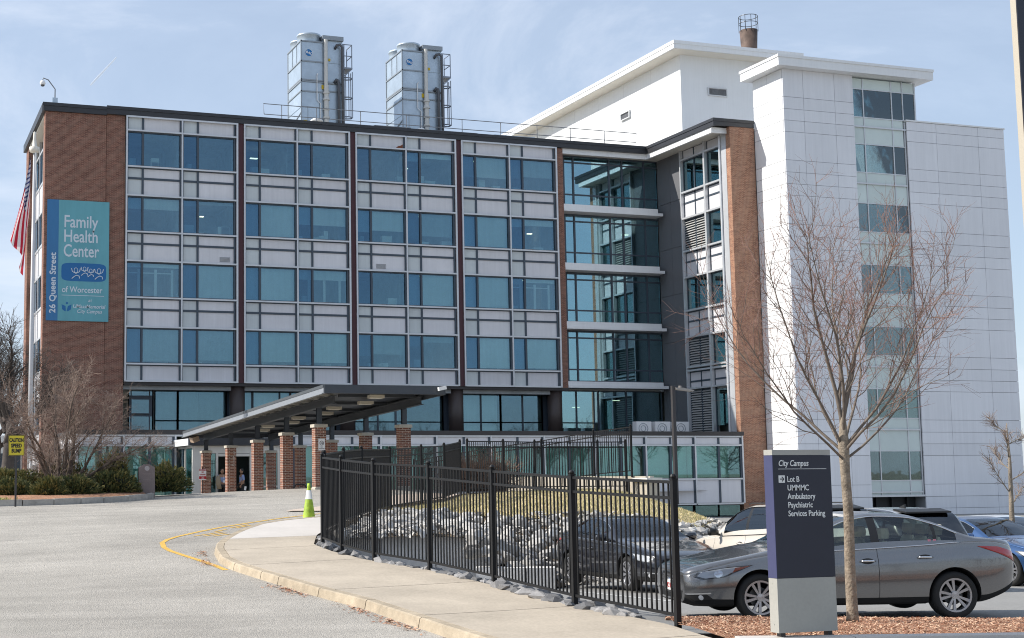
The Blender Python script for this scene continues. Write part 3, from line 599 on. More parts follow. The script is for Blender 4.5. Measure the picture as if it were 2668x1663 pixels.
rl = thing('roof_railing', 'thin grey safety railing along the dark roof edge below the cooling towers', 'railing', (23.5, 85.4, 24.6))
part('handrail', M_rail, rl, lambda b: (b.tube([(23.5, 85.4, 25.4), (23.45, 85.4, 26.1), (51.2, 85.4, 26.08), (51.15, 85.4, 25.42), (23.5, 85.4, 25.4)], .028, 6)))
for x in (24.7, 27.1, 30.2, 33.5, 37.6, 40.5, 43.3, 45.9, 48.6):
    part('rail_post', M_rail, rl, lambda b: b.cyl((x, 85.4, 24.6), (x, 85.4, 26.09), .026, n=6))
for k, (x, y, l) in enumerate(((31.4, 85.9, 2.6), (36.0, 86, 3.0))):
    hr = thing('hatch_railing', ('low grey guard rail of a roof hatch between the two cooling towers', 'low grey guard rail of a roof hatch under the second cooling tower')[k], 'railing', (x, y, 24.6), 'guard rails of roof hatches')
    part('handrail', M_rail, hr, lambda b: (b.tube([(x, y, 24.6), (x, y, 25.35), (x+l, y, 25.35), (x+l, y, 24.6)], .03, 5), b.tube([(x-.45, y-.5, 24.6), (x-.45, y-.5, 25.1), (x, y, 25.35)], .03, 5), b.tube([(x+l-.45, y-.5, 24.6), (x+l-.45, y-.5, 25.1), (x+l, y, 25.35)], .03, 5), b.tube([(x-.2, y-.3, 24.6), (x-.05, y-.3, 25.0)], .03, 5)))
vp = thing('vent_pipe', 'stubby white mushroom vent at the foot of the first cooling tower', 'roof vent', (27.3, 86, 24.6), 'white mushroom vents on the roof')
part('pipe', M_wht, vp, lambda b: b.lathe([(.24, 24.6), (.24, 25.3), (.42, 25.32), (.42, 25.4), (.25, 25.52), (.01, 25.55)], (27.3, 86, 0), 18), True)
vp = thing('vent_pipe', 'stubby white mushroom vent at the foot of the second cooling tower', 'roof vent', (34.8, 86, 24.6), 'white mushroom vents on the roof')
part('pipe', M_wht, vp, lambda b: b.lathe([(.2, 24.6), (.2, 25.2), (.3, 25.22), (.3, 25.3), (.2, 25.4), (.01, 25.42)], (34.8, 86, 0), 18), True)
hd = thing('roof_hood', 'low curved white ventilation hood behind the end of the roof railing', 'roof vent', (51, 90, 24.6))
part('hood', M_white, hd, lambda b: b.prism([(49.3+1.7*1.35*(1-math.cos(a))/1.0, 88.5, 24.7+1.35*math.sin(a)) for a in splitm(0, math.pi, 14)], (0, 3, 0)))
ex = thing('exhaust_box', 'flat grey exhaust box with dark opening left of the white roof hood', 'roof vent', (42, 88, 24.6))
part('box', M_galv, ex, lambda b: (b.box(41.0, 44.2, 87.5, 90, 25.55, 25.8), b.box(41.2, 44.0, 87.9, 90, 24.6, 25.2)))
part('dark_opening', M_dpipe, ex, lambda b: (b.box(41.3, 43.9, 87.7, 89.9, 25.2, 25.55)))
for k, x in enumerate((46.7, 48.1, 49.5)):
    ac = thing('air_conditioner', ('leftmost of the three pale air conditioners on the podium roof by the grey wall', 'middle one of the three pale air conditioners on the podium roof', 'air conditioner nearest the louvres on the podium roof')[k], 'air conditioner', (x, 79, 4.2), 'air conditioners on the podium roof')
    part('casing', M_wht, ac, lambda b: b.box(x, x+1.1, 79, 79.5, 4.25, 5.15)); part('fan_grille', M_galv2, ac, lambda b: (b.tube([(x+.5+.33*math.cos(a), 78.99, 4.7+.33*math.sin(a)) for a in splitm(0, 2*math.pi, 16)], .02, 4), b.tube([(x+.5+.18*math.cos(a), 78.99, 4.7+.18*math.sin(a)) for a in splitm(0, 2*math.pi, 16)], .02, 4)))

# CCTV on the roof corner
cc = thing('security_camera', 'dome security camera on a bent grey arm at the brick roof corner', 'security camera', (9.84, 84.3, 24.7))
part('arm', M_rail, cc, lambda b: b.tube([(9.84, 84.3, 24.7), (9.84, 84.3, 25.65), (9.42, 84.3, 26.2), (9.12, 84.3, 26.3), (9.08, 84.3, 26.15)], .035, 6), True)
part('bracket', M_galv, cc, lambda b: b.box(9.68, 10.0, 84.22, 84.28, 24.7, 25.1))
part('dome', M_wht, cc, lambda b: b.lathe([(.02, 26.15), (.12, 26.12), (.17, 26.0), (.17, 25.93), (.13, 25.86)], (9.08, 84.3, 0), 16), True)
part('lens', M_dpipe, cc, lambda b: b.lathe([(.13, 25.86), (.10, 25.78), (.01, 25.75)], (9.08, 84.3, 0), 12), True)

# banner
bn = thing('wall_banner', 'turquoise banner with white lettering hung on the brick end wall', 'banner', (11.3, 83.93, 11.2))
BY = 83.93
def stainmat(name, c):
    return mat(name, c, .7, 0, .05, 3, .07, .8, streak=.25)
part('banner_sheet', stainmat('banner_teal', (.13, .37, .43)), bn, lambda b: b.box(10.13, 13.2, BY, BY+.04, 11.25, 18.67))
part('blue_stripe', stainmat('banner_blue', (.045, .18, .38)), bn, lambda b: b.box(9.43, 10.128, BY-.002, BY+.04, 11.25, 18.67))
bp_ = []
for cx, cz, sx_, sz_ in ((11.68, 14.25, 1.36, .56),):
    for k in range(32):
        a = 2*math.pi*k/32; c_, s_ = math.cos(a), math.sin(a); e = .35
        bp_.append((cx+sx_*math.copysign(abs(c_)**e, c_), BY-.006, cz+sz_*math.copysign(abs(s_)**e, s_)))
part('logo_plate', mat('banner_logo_blue', (.018, .14, .36), .7), bn, lambda b: b.prism(bp_[::-1], (0, .006, 0)))
M_ltr = mat('banner_white', (.62, .68, .74), .7)
for s, z, w in (('Family', 17.0, 2.05), ('Health', 16.1, 2.03), ('Center', 15.2, 2.15)): text('banner_lettering', s, M_ltr, bn, (10.42, BY-.006, z), 1.08, width=w, bold=.012)
text('banner_lettering', 'of Worcester', M_ltr, bn, (10.36, BY-.006, 13.0), .52, width=2.45, bold=.006)
text('banner_lettering', 'at', M_ltr, bn, (11.95, BY-.006, 12.44), .3, shear=.2)
text('banner_lettering', 'UMassMemorial', M_ltr, bn, (11.03, BY-.006, 12.05), .32, shear=.2, width=1.95, bold=.003)
text('banner_lettering', 'City Campus', M_ltr, bn, (11.28, BY-.006, 11.75), .32, shear=.2, width=1.5, bold=.003)
text('banner_lettering', '26 Queen Street', M_ltr, bn, (9.98, BY-.008, 11.7), .52, (0, 0, 1), (-1, 0, 0), width=3.7, bold=.012)
part('banner_rule', M_ltr, bn, lambda b: b.box(10.36, 12.92, BY-.006, BY, 12.8, 12.83))
def f(b):
    for (cx, cz, s) in ((11.2, 14.36, 1), (11.72, 14.46, .8), (12.1, 14.36, .75), (12.6, 14.36, 1)):
        b.tube([(cx+.11*s*math.cos(a), BY-.012, cz+.15*s*math.sin(a)) for a in splitm(0, 2*math.pi, 14)], .018, 4)
        b.tube([(cx-.27*s, BY-.012, cz+.12), (cx-.22*s, BY-.012, cz-.08), (cx, BY-.012, cz-.2*s), (cx+.22*s, BY-.012, cz-.08), (cx+.27*s, BY-.012, cz+.12)], .028, 4)
        b.tube([(cx-.25*s, BY-.012, cz-.52*s), (cx-.1*s, BY-.012, cz-.38*s), (cx+.05*s, BY-.012, cz-.30*s), (cx+.2*s, BY-.012, cz-.36*s), (cx+.22*s, BY-.012, cz-.5*s)], .03, 4)
part('logo_figures', M_ltr, bn, f)
part('book_emblem', mat('banner_emblem', (.02, .15, .37), .7), bn, lambda b: (b.prism([(10.36, BY-.006, 12.25), (10.4, BY-.006, 11.95), (10.58, BY-.006, 11.82), (10.62, BY-.006, 11.86), (10.6, BY-.006, 12.15)][::-1], (0, .006, 0)), b.prism([(10.96, BY-.006, 12.25), (10.92, BY-.006, 11.95), (10.74, BY-.006, 11.82), (10.67, BY-.006, 11.86), (10.74, BY-.006, 12.15)], (0, .006, 0)), b.cyl((10.68, BY-.006, 12.33), (10.68, BY, 12.33), .07, n=12)))
for k, (x, z, n) in enumerate(((19.9, 15.88, 3), (27.1, 13.35, 1)) if False else ((20.2, 16.0-PH*0+.0, 0), (30.7, 16.0, 0))):
    vg = part('vent_grille', mat('vent_slat', (.30, .31, .33), .5), cw, lambda b: ([b.box(x, x+.66, 83.985, 84.02, z-.72+.08*q, z-.675+.08*q) for q in range(4)]))
part('stained_patch', mat('rust_patch', (.22, .07, .03), .8), cw, lambda b: b.prism([(32.15, 84.014, 23.40), (32.67, 84.014, 23.40), (32.67, 84.014, 23.68), (32.5, 84.014, 23.58), (32.35, 84.014, 23.55)][::-1], (0, .006, 0)))
# ------------------------------------------------------------------ ground
M_asph = mat('worn_asphalt', (.425, .395, .35), .9, 0, .24, 26, .20, .22, 1, 60, .2, dist=.03, rain=.13, rsc=(.10, 1.3, 1))
M_lot = mat('lot_asphalt', (.27, .265, .255), .9, 0, .10, 10, .08, .4, .5, 60, .2, dist=.01)
M_conc = mat('tan_concrete', (.45, .388, .31), .85, 0, .12, 22, .15, .7, .5, 80, .2, dist=.006)
M_conc2 = mat('pale_concrete', (.56, .52, .48), .85, 0, .04, 9, .06, .9, .4, 80, .2, dist=.006)
M_kerb = mat('granite_kerb', (.41, .34, .25), .85, 0, .16, 6, .2, 1.4, .6, 50, .2, dist=.01)
M_kerbg = mat('grey_kerb', (.38, .36, .33), .85, 0, .15, 6, .12, 1.5, .6, 40, .2, dist=.01)
M_cw = mat('grey_concrete', (.70, .68, .65), .85, 0, .10, 3, .12, .6, .5, 30, .2, dist=.01)
M_mulch = mat('red_mulch', (.43, .24, .155), .95, 0, .45, 28, .2, 2, 1, 45, .1, dist=.04)
M_soil = mat('soil', (.20, .155, .11), .95, 0, .2, 3, .1, .6, .8, 20, .1, dist=.03)
M_grass = mat('dormant_grass', (.52, .43, .235), .95, 0, .28, 3.2, .18, .5, 1, 30, .1, dist=.05)
M_yline = mat('yellow_paint', (.62, .38, .07), .75, 0, .16, 9, .10, 60)
FX = [(8.2, 8), (8.6, 11), (8.9, 13.2), (9.13, 14.6), (8.97, 16.9), (8.94, 19.45), (8.77, 21.6), (8.36, 23.2), (8.22, 24.8), (8.3, 26.2), (9.05, 28.35), (9.9, 29.8), (10.65, 31.2), (12.2, 34), (13.75, 36.7), (15.4, 38.45), (16.8, 39.9), (18.2, 41.9), (20.4, 43.3)]
def fxy(y): return float(np.interp(y, [q[1] for q in FX], [q[0] for q in FX]))
KX = [(6.45, 8), (6.46, 13), (6.47, 15.11), (6.48, 16.27), (6.48, 18.3), (6.29, 19.82), (6.15, 21.55), (6.08, 22.35), (5.97, 23.82), (6.0, 24.85), (6.26, 26.4), (6.52, 27.36), (6.81, 28.14), (7.35, 29.4), (7.8, 30.26), (8.43, 31.26), (9.11, 31.93), (9.8, 32.36), (10.61, 32.84), (11.4, 33.2)]
def kxy(y): return float(np.interp(y, [q[1] for q in KX], [q[0] for q in KX]))
g = MB()
n = 72
g.grid([[(300*math.cos(a)*s+20, 300*math.sin(a)*s+40, -2.2) for a in splitm(0, 2*math.pi, n)] for s in (.001, .3, 1, 4, 12)])
gr = g.build('ground', mat('distant_ground', (.24, .22, .17), .95, 0, .2, .05, .1, .5)); gr['kind'] = 'structure'
g = MB(); rows = []
for y in [-20, -10, 0, 5]+splitm(8, 42, 68)+splitm(42.5, 76, 50)+[80, 86, 95, 110, 140]:
    xr = fxy(y)-.02 if y < 41.9 else (interp(y, [(41.9, 18.2), (43.3, 20.4), (44.6, 24.6), (45.2, 25.6), (50, 24.1), (54.3, 21.6), (60, 21.5), (70, 30), (76, 52), (140, 40)]))
    rows.append([(x, y, max(Hr(x, y), -.5)) for x in [-150, -90, -60, -45, -35, -25, -15]+splitm(-10, xr, 40)])
g.grid(rows); rd = g.build('road', M_asph, smooth=True); rd['kind'] = 'structure'
g = MB(); rows = []      # earth face under the raised edge along the fence
for (x, y) in FX[3:]: rows.append([(x-.03, y, Hs(x, y)-.02), (x-.03, y, -1.5)])
g.grid(rows); o = g.build('embankment_edge', M_soil); o['kind'] = 'structure'
g = MB(); g.grid([[(x, y, Hlot(x, y)) for x in splitm(6, 120, 60)] for y in [2, 6, 9]+splitm(11, 40, 60)+[45, 52, 60, 70, 80, 90, 110, 140]])
lot = g.build('parking_lot', M_lot, smooth=True); lot['kind'] = 'structure'
g = MB(); g.grid([[(x, y, min(Hlot(x, y)+.1, -.9)) for x in (28, 40, 60, 90)] for y in (46, 60, 75.2)]); o = g.build('service_yard', M_lot); o['kind'] = 'structure'

# pavement: concrete slabs with open joints; kerb stones
pv = thing('pavement', None, None, (8, 20, 0)); pv['kind'] = 'structure'
JY = [8, 13.55, 16.55, 19.65, 23.4, 25.9, 28.1, 32.6]
for k, (a, c) in enumerate(zip(JY, JY[1:])):
    b = MB(); rows = []
    for y in splitm(a+.014, c-.014, max(3, int((c-a)*3))):
        x0, x1 = kxy(y)+.175, fxy(y)-.03; rows.append([(x0+(x1-x0)*t, y+.13*t*(x1-x0)*.9, Hs(x0+(x1-x0)*t, y)-.004) for t in splitm(0, 1, 6)])
    b.grid(rows); e = [r[0] for r in rows]; lo = [(q[0], q[1], q[2]-.1) for q in e]; b.grid([e, lo])
    for rr in (rows[0], rows[-1]): b.grid([rr, [(q[0], q[1], q[2]-.1) for q in rr]])
    b.build('slab', M_conc if k < 6 else M_conc2, pv, smooth=False)
kb = thing('kerb', None, None, (6.4, 20, 0)); kb['kind'] = 'structure'
KJ = [8, 11.2, 14.2, 16.3, 18.3, 19.85, 21.55, 22.35, 23.75, 25.4, 27.6, 29.3, 31.0, 32.5, 33.2]
for a, c in zip(KJ, KJ[1:]):
    b = MB(); sec = []
    ys = splitm(a+.012, c-.012, 6)
    for y in ys:
        x, x2 = kxy(y), kxy(y+.05); t = Vector((x2-x, .05, 0)).normalized(); nrm = Vector((t.y, -t.x, 0)); z = Hs(x, y)
        p = Vector((x, y, 0))
        sec.append([p+nrm*o+Vector((0, 0, z+h)) for o, h in ((.16, -.25), (.16, -.004), (.03, 0), (.005, -.015), (-.025, -.16), (-.03, -.3))])
    b.grid(sec); b.add(sec[0], [(0, 1, 2, 3, 4, 5)]); b.add(sec[-1], [(5, 4, 3, 2, 1, 0)]); b.build('kerb_stone', M_kerb, kb)
# painted lines
yl = [(11.82, 36.26), (10.25, 34.65), (8.93, 33.19), (7.74, 31.99), (7.03, 31.18), (6.33, 30.28), (5.99, 29.71), (5.76, 29.12), (5.61, 28.16), (5.59, 27.43), (5.66, 26.45), (5.75, 25.55), (5.83, 24.6), (5.85, 23.85)]
def strip(pts, w):
    b = MB(); L_, R_ = [], []; q = []
    for (p, r) in zip(pts, pts[1:]):
        for t in splitm(0, 1, 4)[:-1]: q.append((p[0]+(r[0]-p[0])*t, p[1]+(r[1]-p[1])*t))
    q.append(pts[-1])
    for i, p in enumerate(q):
        a, c = q[max(i-1, 0)], q[min(i+1, len(q)-1)]; d = Vector((c[0]-a[0], c[1]-a[1], 0)).normalized(); nn = Vector((-d.y, d.x, 0))*w/2
        rr = []
        for s in (-1, 1): x, y = p[0]+nn.x*s, p[1]+nn.y*s; rr.append((x, y, Hr(x, y)+.006))
        L_.append(rr)
    b.grid(L_); return b
o = strip(yl, .11).build('yellow_edge_line', M_yline); o['kind'] = 'structure'
hb = thing('yellow_hatching', None, None, (7, 31, .5)); hb['kind'] = 'structure'
for p, q in (((6.68, 30.2), (7.50, 30.89)), ((6.88, 30.11), (7.52, 30.63)), ((7.08, 30.02), (7.55, 30.36)), ((7.35, 31.0), (7.72, 31.44)), ((7.9, 31.77), (8.5, 32.41)), ((8.0, 31.65), (8.5, 32.19))): strip([p, q], .07).build('painted_stripe', M_yline, hb)

o = None
cr = thing('road_crack', None, None, (0, 30, 0)); cr['kind'] = 'structure'; M_crack = mat('crack_tar', (.13, .125, .12), .9)
rk_ = random.Random(17)
for p, q in (((-2, 40.2), (7.2, 41.0)), ((5.5, 42.8), (12.5, 45.0)), ((-4, 29.5), (3.0, 31.2))):
    n_ = 26; pts = [(p[0]+(q[0]-p[0])*k/n_+rk_.gauss(0, .04), p[1]+(q[1]-p[1])*k/n_+rk_.gauss(0, .07)) for k in range(n_+1)]
    b = strip(pts, .022); o = b.build('tar_line', M_crack, cr)
wk = MB(); rows = []
for y in splitm(36.2, 43.4, 24): rows.append([(fxy(y)-.05-2.6*t, y+.9*t, Hs(fxy(y)-.05-2.6*t, y+.9*t)-.10) for t in splitm(0, 1, 6)])
wk.grid(rows); o = wk.build('walkway', mat('pinkish_concrete', (.56, .46, .38), .85, 0, .06, 5, .06, .6, .4, 40, .2)); o['kind'] = 'structure'
# planted bed on the left: kerb, mulch
bk = [(-6, 44.6), (.5, 44.9), (3.2, 45.0), (4.4, 44.9), (5.4, 45.0), (6.3, 45.3), (7.1, 45.7), (8.0, 46.3), (8.8, 47.0), (9.2, 47.9), (8.9, 49.5)]
bkb = thing('bed_kerb', None, None, (5, 45, .9)); bkb['kind'] = 'structure'
for p, q in zip(bk, bk[1:]):
    d = Vector((q[0]-p[0], q[1]-p[1], 0)); nn = Vector((-d.y, d.x, 0)).normalized()*.15; a, c = Vector((*p, Hs(*p)+.07)), Vector((*q, Hs(*q)+.07)); d.normalize(); a += d*.015; c -= d*.015
    b = MB(); dz = rnd.uniform(-.012, .012); Z = Vector((0, 0, dz)); D = Vector((0, 0, -.4))
    b.add([a+Z, c+Z, c+nn+Z, a+nn+Z, a+D, c+D, c+nn+D, a+nn+D], [(0, 1, 2, 3), (0, 4, 5, 1), (2, 6, 7, 3), (0, 3, 7, 4), (1, 5, 6, 2)]); b.build('kerb_stone', M_kerbg, bkb)
g = MB(); g.grid([[(x+(y0-44)*0, y0+(52-y0)*t, Hs(x, y0+(52-y0)*t)+.03+.16*math.sin(min(1, t*2.2)*math.pi/2)) for t in splitm(0, 1, 10)] for x, y0 in [(p[0], p[1]+.13) for p in bk[:9]]])
o = g.build('bed_soil', M_mulch, smooth=True); o['kind'] = 'structure'
# red mulch strip by the sign
MP = [[(8.9, 13.2), (9.12, 14.62), (9.5, 15.5), (9.8, 16.0)], [(9.6, 13.0), (9.9, 14.2), (10.3, 15.2), (10.6, 15.75)], [(10.6, 12.7), (11, 13.6), (11.4, 14.6), (11.7, 15.25)], [(12.1, 12.3), (12.6, 13.0), (13.1, 13.8), (13.5, 14.55)], [(14.5, 11.6), (15, 12.2), (15.6, 12.9), (16, 13.5)], [(19, 10.2), (19.6, 10.8), (20.3, 11.4), (20.8, 12)]]
g = MB(); rows = []
for i in range(len(MP)-1):
    for t in splitm(0, 1, 6)[:-1]+([1] if i == len(MP)-2 else []):
        rr = []
        for j in range(3):
            for s in splitm(0, 1, 4)[:-1]+([1] if j == 2 else []):
                def lp(a, c, t): return (a[0]+(c[0]-a[0])*t, a[1]+(c[1]-a[1])*t)
                p = lp(lp(MP[i][j], MP[i][j+1], s), lp(MP[i+1][j], MP[i+1][j+1], s), t); v = j+s
                rr.append((p[0], p[1], .0+.03*math.sin(v*1.0)-.012*v**2+rnd.uniform(-.012, .012)))
        rows.append(rr)
g.grid(rows); o = g.build('mulch_bed', M_mulch, smooth=True); o['kind'] = 'structure'
M_chip = [mat('chip_red', (.52, .30, .19), .9), mat('chip_tan', (.66, .45, .30), .9), mat('chip_dark', (.30, .135, .08), .9)]
b = MB(); r = random.Random(11)
for _ in range(20000):
    i = r.randrange(len(rows)-1); j = r.randrange(len(rows[0])-1); u, v = r.random(), r.random()
    p = Vector(rows[i][j]).lerp(Vector(rows[i+1][j]), u).lerp(Vector(rows[i][j+1]).lerp(Vector(rows[i+1][j+1]), u), v)
    a = r.uniform(0, 6.28); l, w = r.uniform(.008, .026), r.uniform(.003, .007); d = Vector((math.cos(a), math.sin(a), r.uniform(-.5, .5)))*l; s = Vector((-math.sin(a), math.cos(a), r.uniform(-.4, .4)))*w; p.z += r.uniform(.004, .025)
    b.cur = r.randrange(3); b.add([p-d-s, p+d-s, p+d+s, p-d+s], [(0, 1, 2, 3)])
for _ in range(800):       # litter along the kerb
    y = r.choice((16.9, 20.9, 25.0, 26.6, 14.3, 18.2, 16.5, 14.0, 20.5)); y += r.gauss(0, .35); x = kxy(y)-.08-abs(r.gauss(0, .10))-(.1 if y > 24 else 0); z = Hr(x, y)+r.uniform(.008, .025)
    a = r.uniform(0, 6.28); l, w = r.uniform(.012, .03), r.uniform(.006, .012); d = Vector((math.cos(a), math.sin(a), r.uniform(-.3, .3)))*l; s = Vector((-math.sin(a), math.cos(a), r.uniform(-.4, .4)))*w; p = Vector((x, y, z))
    b.cur = r.randrange(3); b.add([p-d-s, p+d-s, p+d+s, p-d+s], [(0, 1, 2, 3)])
o = b.build('mulch_chips', M_chip); o['kind'] = 'stuff'
fk = thing('front_kerb', None, None, (12, 12, 0)); fk['kind'] = 'structure'
fp = [(8.9, 13.2), (10.1, 12.85), (12.1, 12.3), (14.5, 11.6), (19, 10.2)]
for p, q in zip(fp, fp[1:]):
    b = MB(); b.bar((p[0], p[1]-.12, -.03), (q[0]-.015, q[1]-.12, -.03), .22, .12); b.build('kerb_stone', M_conc2, fk)

# ------------------------------------------------------------------ bank: soil, grass, riprap, block walls
bc = np.array([(13.8,36.8,.84),(15.4,38.5,.93),(16.8,40,1.0),(18.3,41.9,1.13),(20.4,43.3,1.2),(22.5,44.5,1.26),(24.7,44.6,1.24),(26.2,44.3,1.0),(20.75,46.1,1.4),(23.6,47.3,1.35),
 (14.0,34.65,.80),(14.3,33,.76),(15.3,32.1,.66),(16.4,31.8,.66),(18.3,32.2,.62),(20.3,33.7,.5),(22.3,35.2,.27),(25.6,40.4,.56),(24.8,37.5,.19),(27.8,42,-.2),(27,37.5,-.7),(24.6,35.2,-.7),(28.5,46,.0),(30,44,-.9),
 (9.3,28.5,.45),(10,29.75,.42),(13.1,28.8,.45),(11.3,32.4,.62),(12.2,31,.55),(13.6,28.0,-.25),(13.7,26.75,-.62),(15,28.6,-.55),(17,29.6,-.65),(20,31.3,-.68),(22.5,33,-.72),(18,36,.85),(21,39,.95),(19,29,-.75),(24,33,-.8)])
_bx, _bw = _tps(bc)
def Hb(x, y):
    r2 = (_bx[:, 0]-x)**2+(_bx[:, 1]-y)**2; n = len(_bx)
    return float((.5*r2*np.log(r2+1e-9))@_bw[:n]+_bw[n]+_bw[n+1]*x+_bw[n+2]*y)
def fyx(x): return float(np.interp(x, [q[0] for q in FX[10:]], [q[1] for q in FX[10:]]))
def toe(x): return interp(x, [(9.5, 29.9), (13.1, 28.75), (13.7, 27.3), (15, 28.5), (17, 29.6), (20, 31.4), (22.5, 33.2), (25, 35.5), (28, 38.5), (30, 43)])
def gl(x): return interp(x, [(12.6, 35.2), (14.0, 34.4), (14.3, 33.1), (15.3, 32.2), (16.4, 31.9), (18.3, 32.3), (20.3, 33.8), (22.3, 35.3), (24.4, 37.2), (26.5, 40), (29, 45)])
def ytop(x): return min(fyx(x), 43.3)-.03 if x < 20.4 else interp(x, [(20.4, 43.3), (22.5, 44.4), (25.6, 44.6), (28, 45.5), (30, 47)])
g = MB(); g.grid([[(x, toe(x)-.3+(ytop(x)-toe(x)+.3)*t, Hb(x, toe(x)-.3+(ytop(x)-toe(x)+.3)*t)-.03) for t in splitm(0, 1, 30)] for x in splitm(9.4, 29, 70)])
o = g.build('bank_soil', M_soil, smooth=True); o['kind'] = 'structure'
g = MB(); g.grid([[(x, gl(x)+(max(ytop(x), gl(x)+.1)-gl(x))*t, Hb(x, gl(x)+(max(ytop(x), gl(x)+.1)-gl(x))*t)) for t in splitm(0, 1, 26)] for x in splitm(13.2, 28.5, 70)])
o = g.build('grass_bank', M_grass, smooth=True); o['kind'] = 'structure'
b = MB(); r = random.Random(21)
for _ in range(26000):
    x = r.uniform(13.3, 28); y0, y1 = gl(x), ytop(x)
    if y1 < y0+.2: continue
    y = y0+(y1-y0)*r.random()**1.3-.1; z = Hb(x, y); a = r.uniform(0, 6.28); h = r.uniform(.03, .085); w = .012
    b.cur = r.choice((0, 1, 1, 2)); b.add([(x-w*math.cos(a), y-w*math.sin(a), z-.01), (x+w*math.cos(a), y+w*math.sin(a), z-.01), (x+r.uniform(-.05, .05), y+r.uniform(-.05, .05), z+h)], [(0, 1, 2)])
o = b.build('grass', [mat('straw_blade', (.64, .53, .31), .9), mat('olive_blade', (.40, .37, .17), .9), mat('pale_blade', (.66, .56, .37), .9)]); o['kind'] = 'stuff'

M_rock = [mat('rock_pale', (.56, .535, .50), .85, 0, .12, 3, .08, 1, .25, 9, .2, obj=True, dist=.04), mat('rock_mid', (.46, .44, .415), .85, 0, .14, 3, .08, 1, .25, 9, .2, obj=True, dist=.04), mat('rock_dark', (.36, .345, .325), .85, 0, .16, 3, .08, 1, .25, 9, .2, obj=True, dist=.04)]
def rockmesh(seed, flat):
    r = random.Random(seed); bm = bmesh.new()
    for _ in range(15 if flat < .3 else 26):
        v = Vector((r.gauss(0, 1), r.gauss(0, 1), r.gauss(0, 1))).normalized()*r.uniform(.86, 1.0); bm.verts.new((v.x*.62, v.y*.48, v.z*flat))
    bmesh.ops.convex_hull(bm, input=bm.verts); me = bpy.data.meshes.new('stone')
    bmesh.ops.delete(bm, geom=[v for v in bm.verts if not v.link_faces], context='VERTS'); bm.to_mesh(me); bm.free(); return me
rocks = []
for k in range(14):
    for mi in range(3): me = rockmesh(k, .36); me.materials.append(M_rock[mi]); rocks.append(me)
flats = []; M_flat = [mat('edging_pale', (.30, .29, .285), .85, 0, .2, 6, .1, 1, .3, 12, obj=True), mat('edging_mid', (.22, .215, .215), .85, 0, .2, 6, .1, 1, .3, 12, obj=True), mat('edging_dark', (.15, .148, .15), .85, 0, .2, 6, .1, 1, .3, 12, obj=True)]
for k in range(8):
    for mi in range(3): me = rockmesh(100+k, .27); me.materials.append(M_flat[mi]); flats.append(me)
rp = thing('riprap_bank', 'bank of broken pale grey rocks below the straw coloured grass', 'rock bank', (13, 31, 0))
r = random.Random(5); cand = []; tries = 0
while len(cand) < 298 and tries < 20000:
    tries += 1; x = r.uniform(9.6, 17.2) if r.random() < .8 else r.uniform(17, 24.8); t = r.random(); y0, y1 = toe(x), (gl(x)-.05 if x > 13.2 else fyx(x)-.5); y = y0+(y1-y0)*t
    s = r.uniform(.2, .5) if x < 18 else r.uniform(.3, .55)
    if all((x-q[0])**2+(y-q[1])**2 > (.36*(s+q[2]))**2 for q in cand): cand.append((x, y, s))
for _ in range(26): cand[r.randrange(len(cand))] = (r.uniform(12.3, 14.2), 0, r.uniform(.3, .5))
cand = [(x, y or r.uniform(toe(x)+.05, toe(x)+1.3), s) for x, y, s in cand]
for k in range(14): cand[-1-k] = (12.3+.13*k+r.uniform(-.1, .1), 27.55+.5*(k % 3)-.35*(k/14), r.uniform(.34, .5))
for (x, y, s) in cand:
    o = link('stone', rocks[r.randrange(len(rocks))], rp); o.location = Vector((x, y, Hb(x, y)+.10*s))-ORG[rp.name]
    o.rotation_euler = (r.uniform(-.7, .7), r.uniform(-.7, .7), r.uniform(0, 6.28)); o.scale = (s, s*r.uniform(.8, 1.2), s*r.uniform(.75, 1.2))
b = MB(); r = random.Random(6)
for _ in range(3000):
    x = r.uniform(9.6, 26.5); y0, y1 = toe(x)-.4, (gl(x)+.25 if x > 13.2 else fyx(x)-.2); y = y0+(y1-y0)*r.random(); s = r.uniform(.06, .17); z = Hb(x, y)
    vs = [Vector((r.uniform(-1, 1), r.uniform(-1, 1), r.uniform(-.5, .9)))*s+Vector((x, y, z)) for _ in range(5)]; b.cur = r.randrange(3)
    b.add(vs, [(0, 1, 2), (0, 2, 3), (0, 3, 4), (1, 2, 4), (2, 3, 4), (0, 1, 4)])
o = b.build('rubble', M_rock, rp); o['kind'] = 'stuff'
ed = thing('stone_edging', 'loose grey stones along the foot of the black fence beside the pavement', 'stones', (9.2, 19, 0))
r = random.Random(9)
for k in range(190):
    y = 15.6+12.6*k/189+r.uniform(-.05, .05); x = fxy(y)+.02+r.uniform(-.03, .36)-(.06 if y < 19 else 0); s = r.uniform(.14, .36)*(1.1 if y < 20 else .8)
    o = link('stone', flats[r.randrange(len(flats))], ed); o.location = Vector((x, y, Hs(x, y)-.02-max(0, x-fxy(y)-.1)*.5))-ORG[ed.name]
    o.rotation_euler = (r.uniform(-.35, .35), r.uniform(-.1, .5), r.uniform(0, 6.28)); o.scale = (s, s, s*r.uniform(.9, 1.6))
wl = thing('block_wall', 'low grey concrete block wall holding the rocks behind the curved fence', 'retaining wall', (11.6, 29, 0))
for k, (p, q) in enumerate((((9.4, 29.9), (10.75, 29.45)), ((10.77, 29.44), (11.95, 29.05)), ((11.97, 29.04), (13.15, 28.62)))):
    b = MB(); d = Vector((q[0]-p[0], q[1]-p[1], 0)); nn = Vector((-d.y, d.x, 0)).normalized()*.5
    vs = [Vector((*p, 0)), Vector((*q, 0)), Vector((*q, 0))+nn, Vector((*p, 0))+nn]; b.prism([v+Vector((0, 0, -.9)) for v in vs], (0, 0, 1.34-.01*k)); b.build('concrete_block', M_cw, wl)
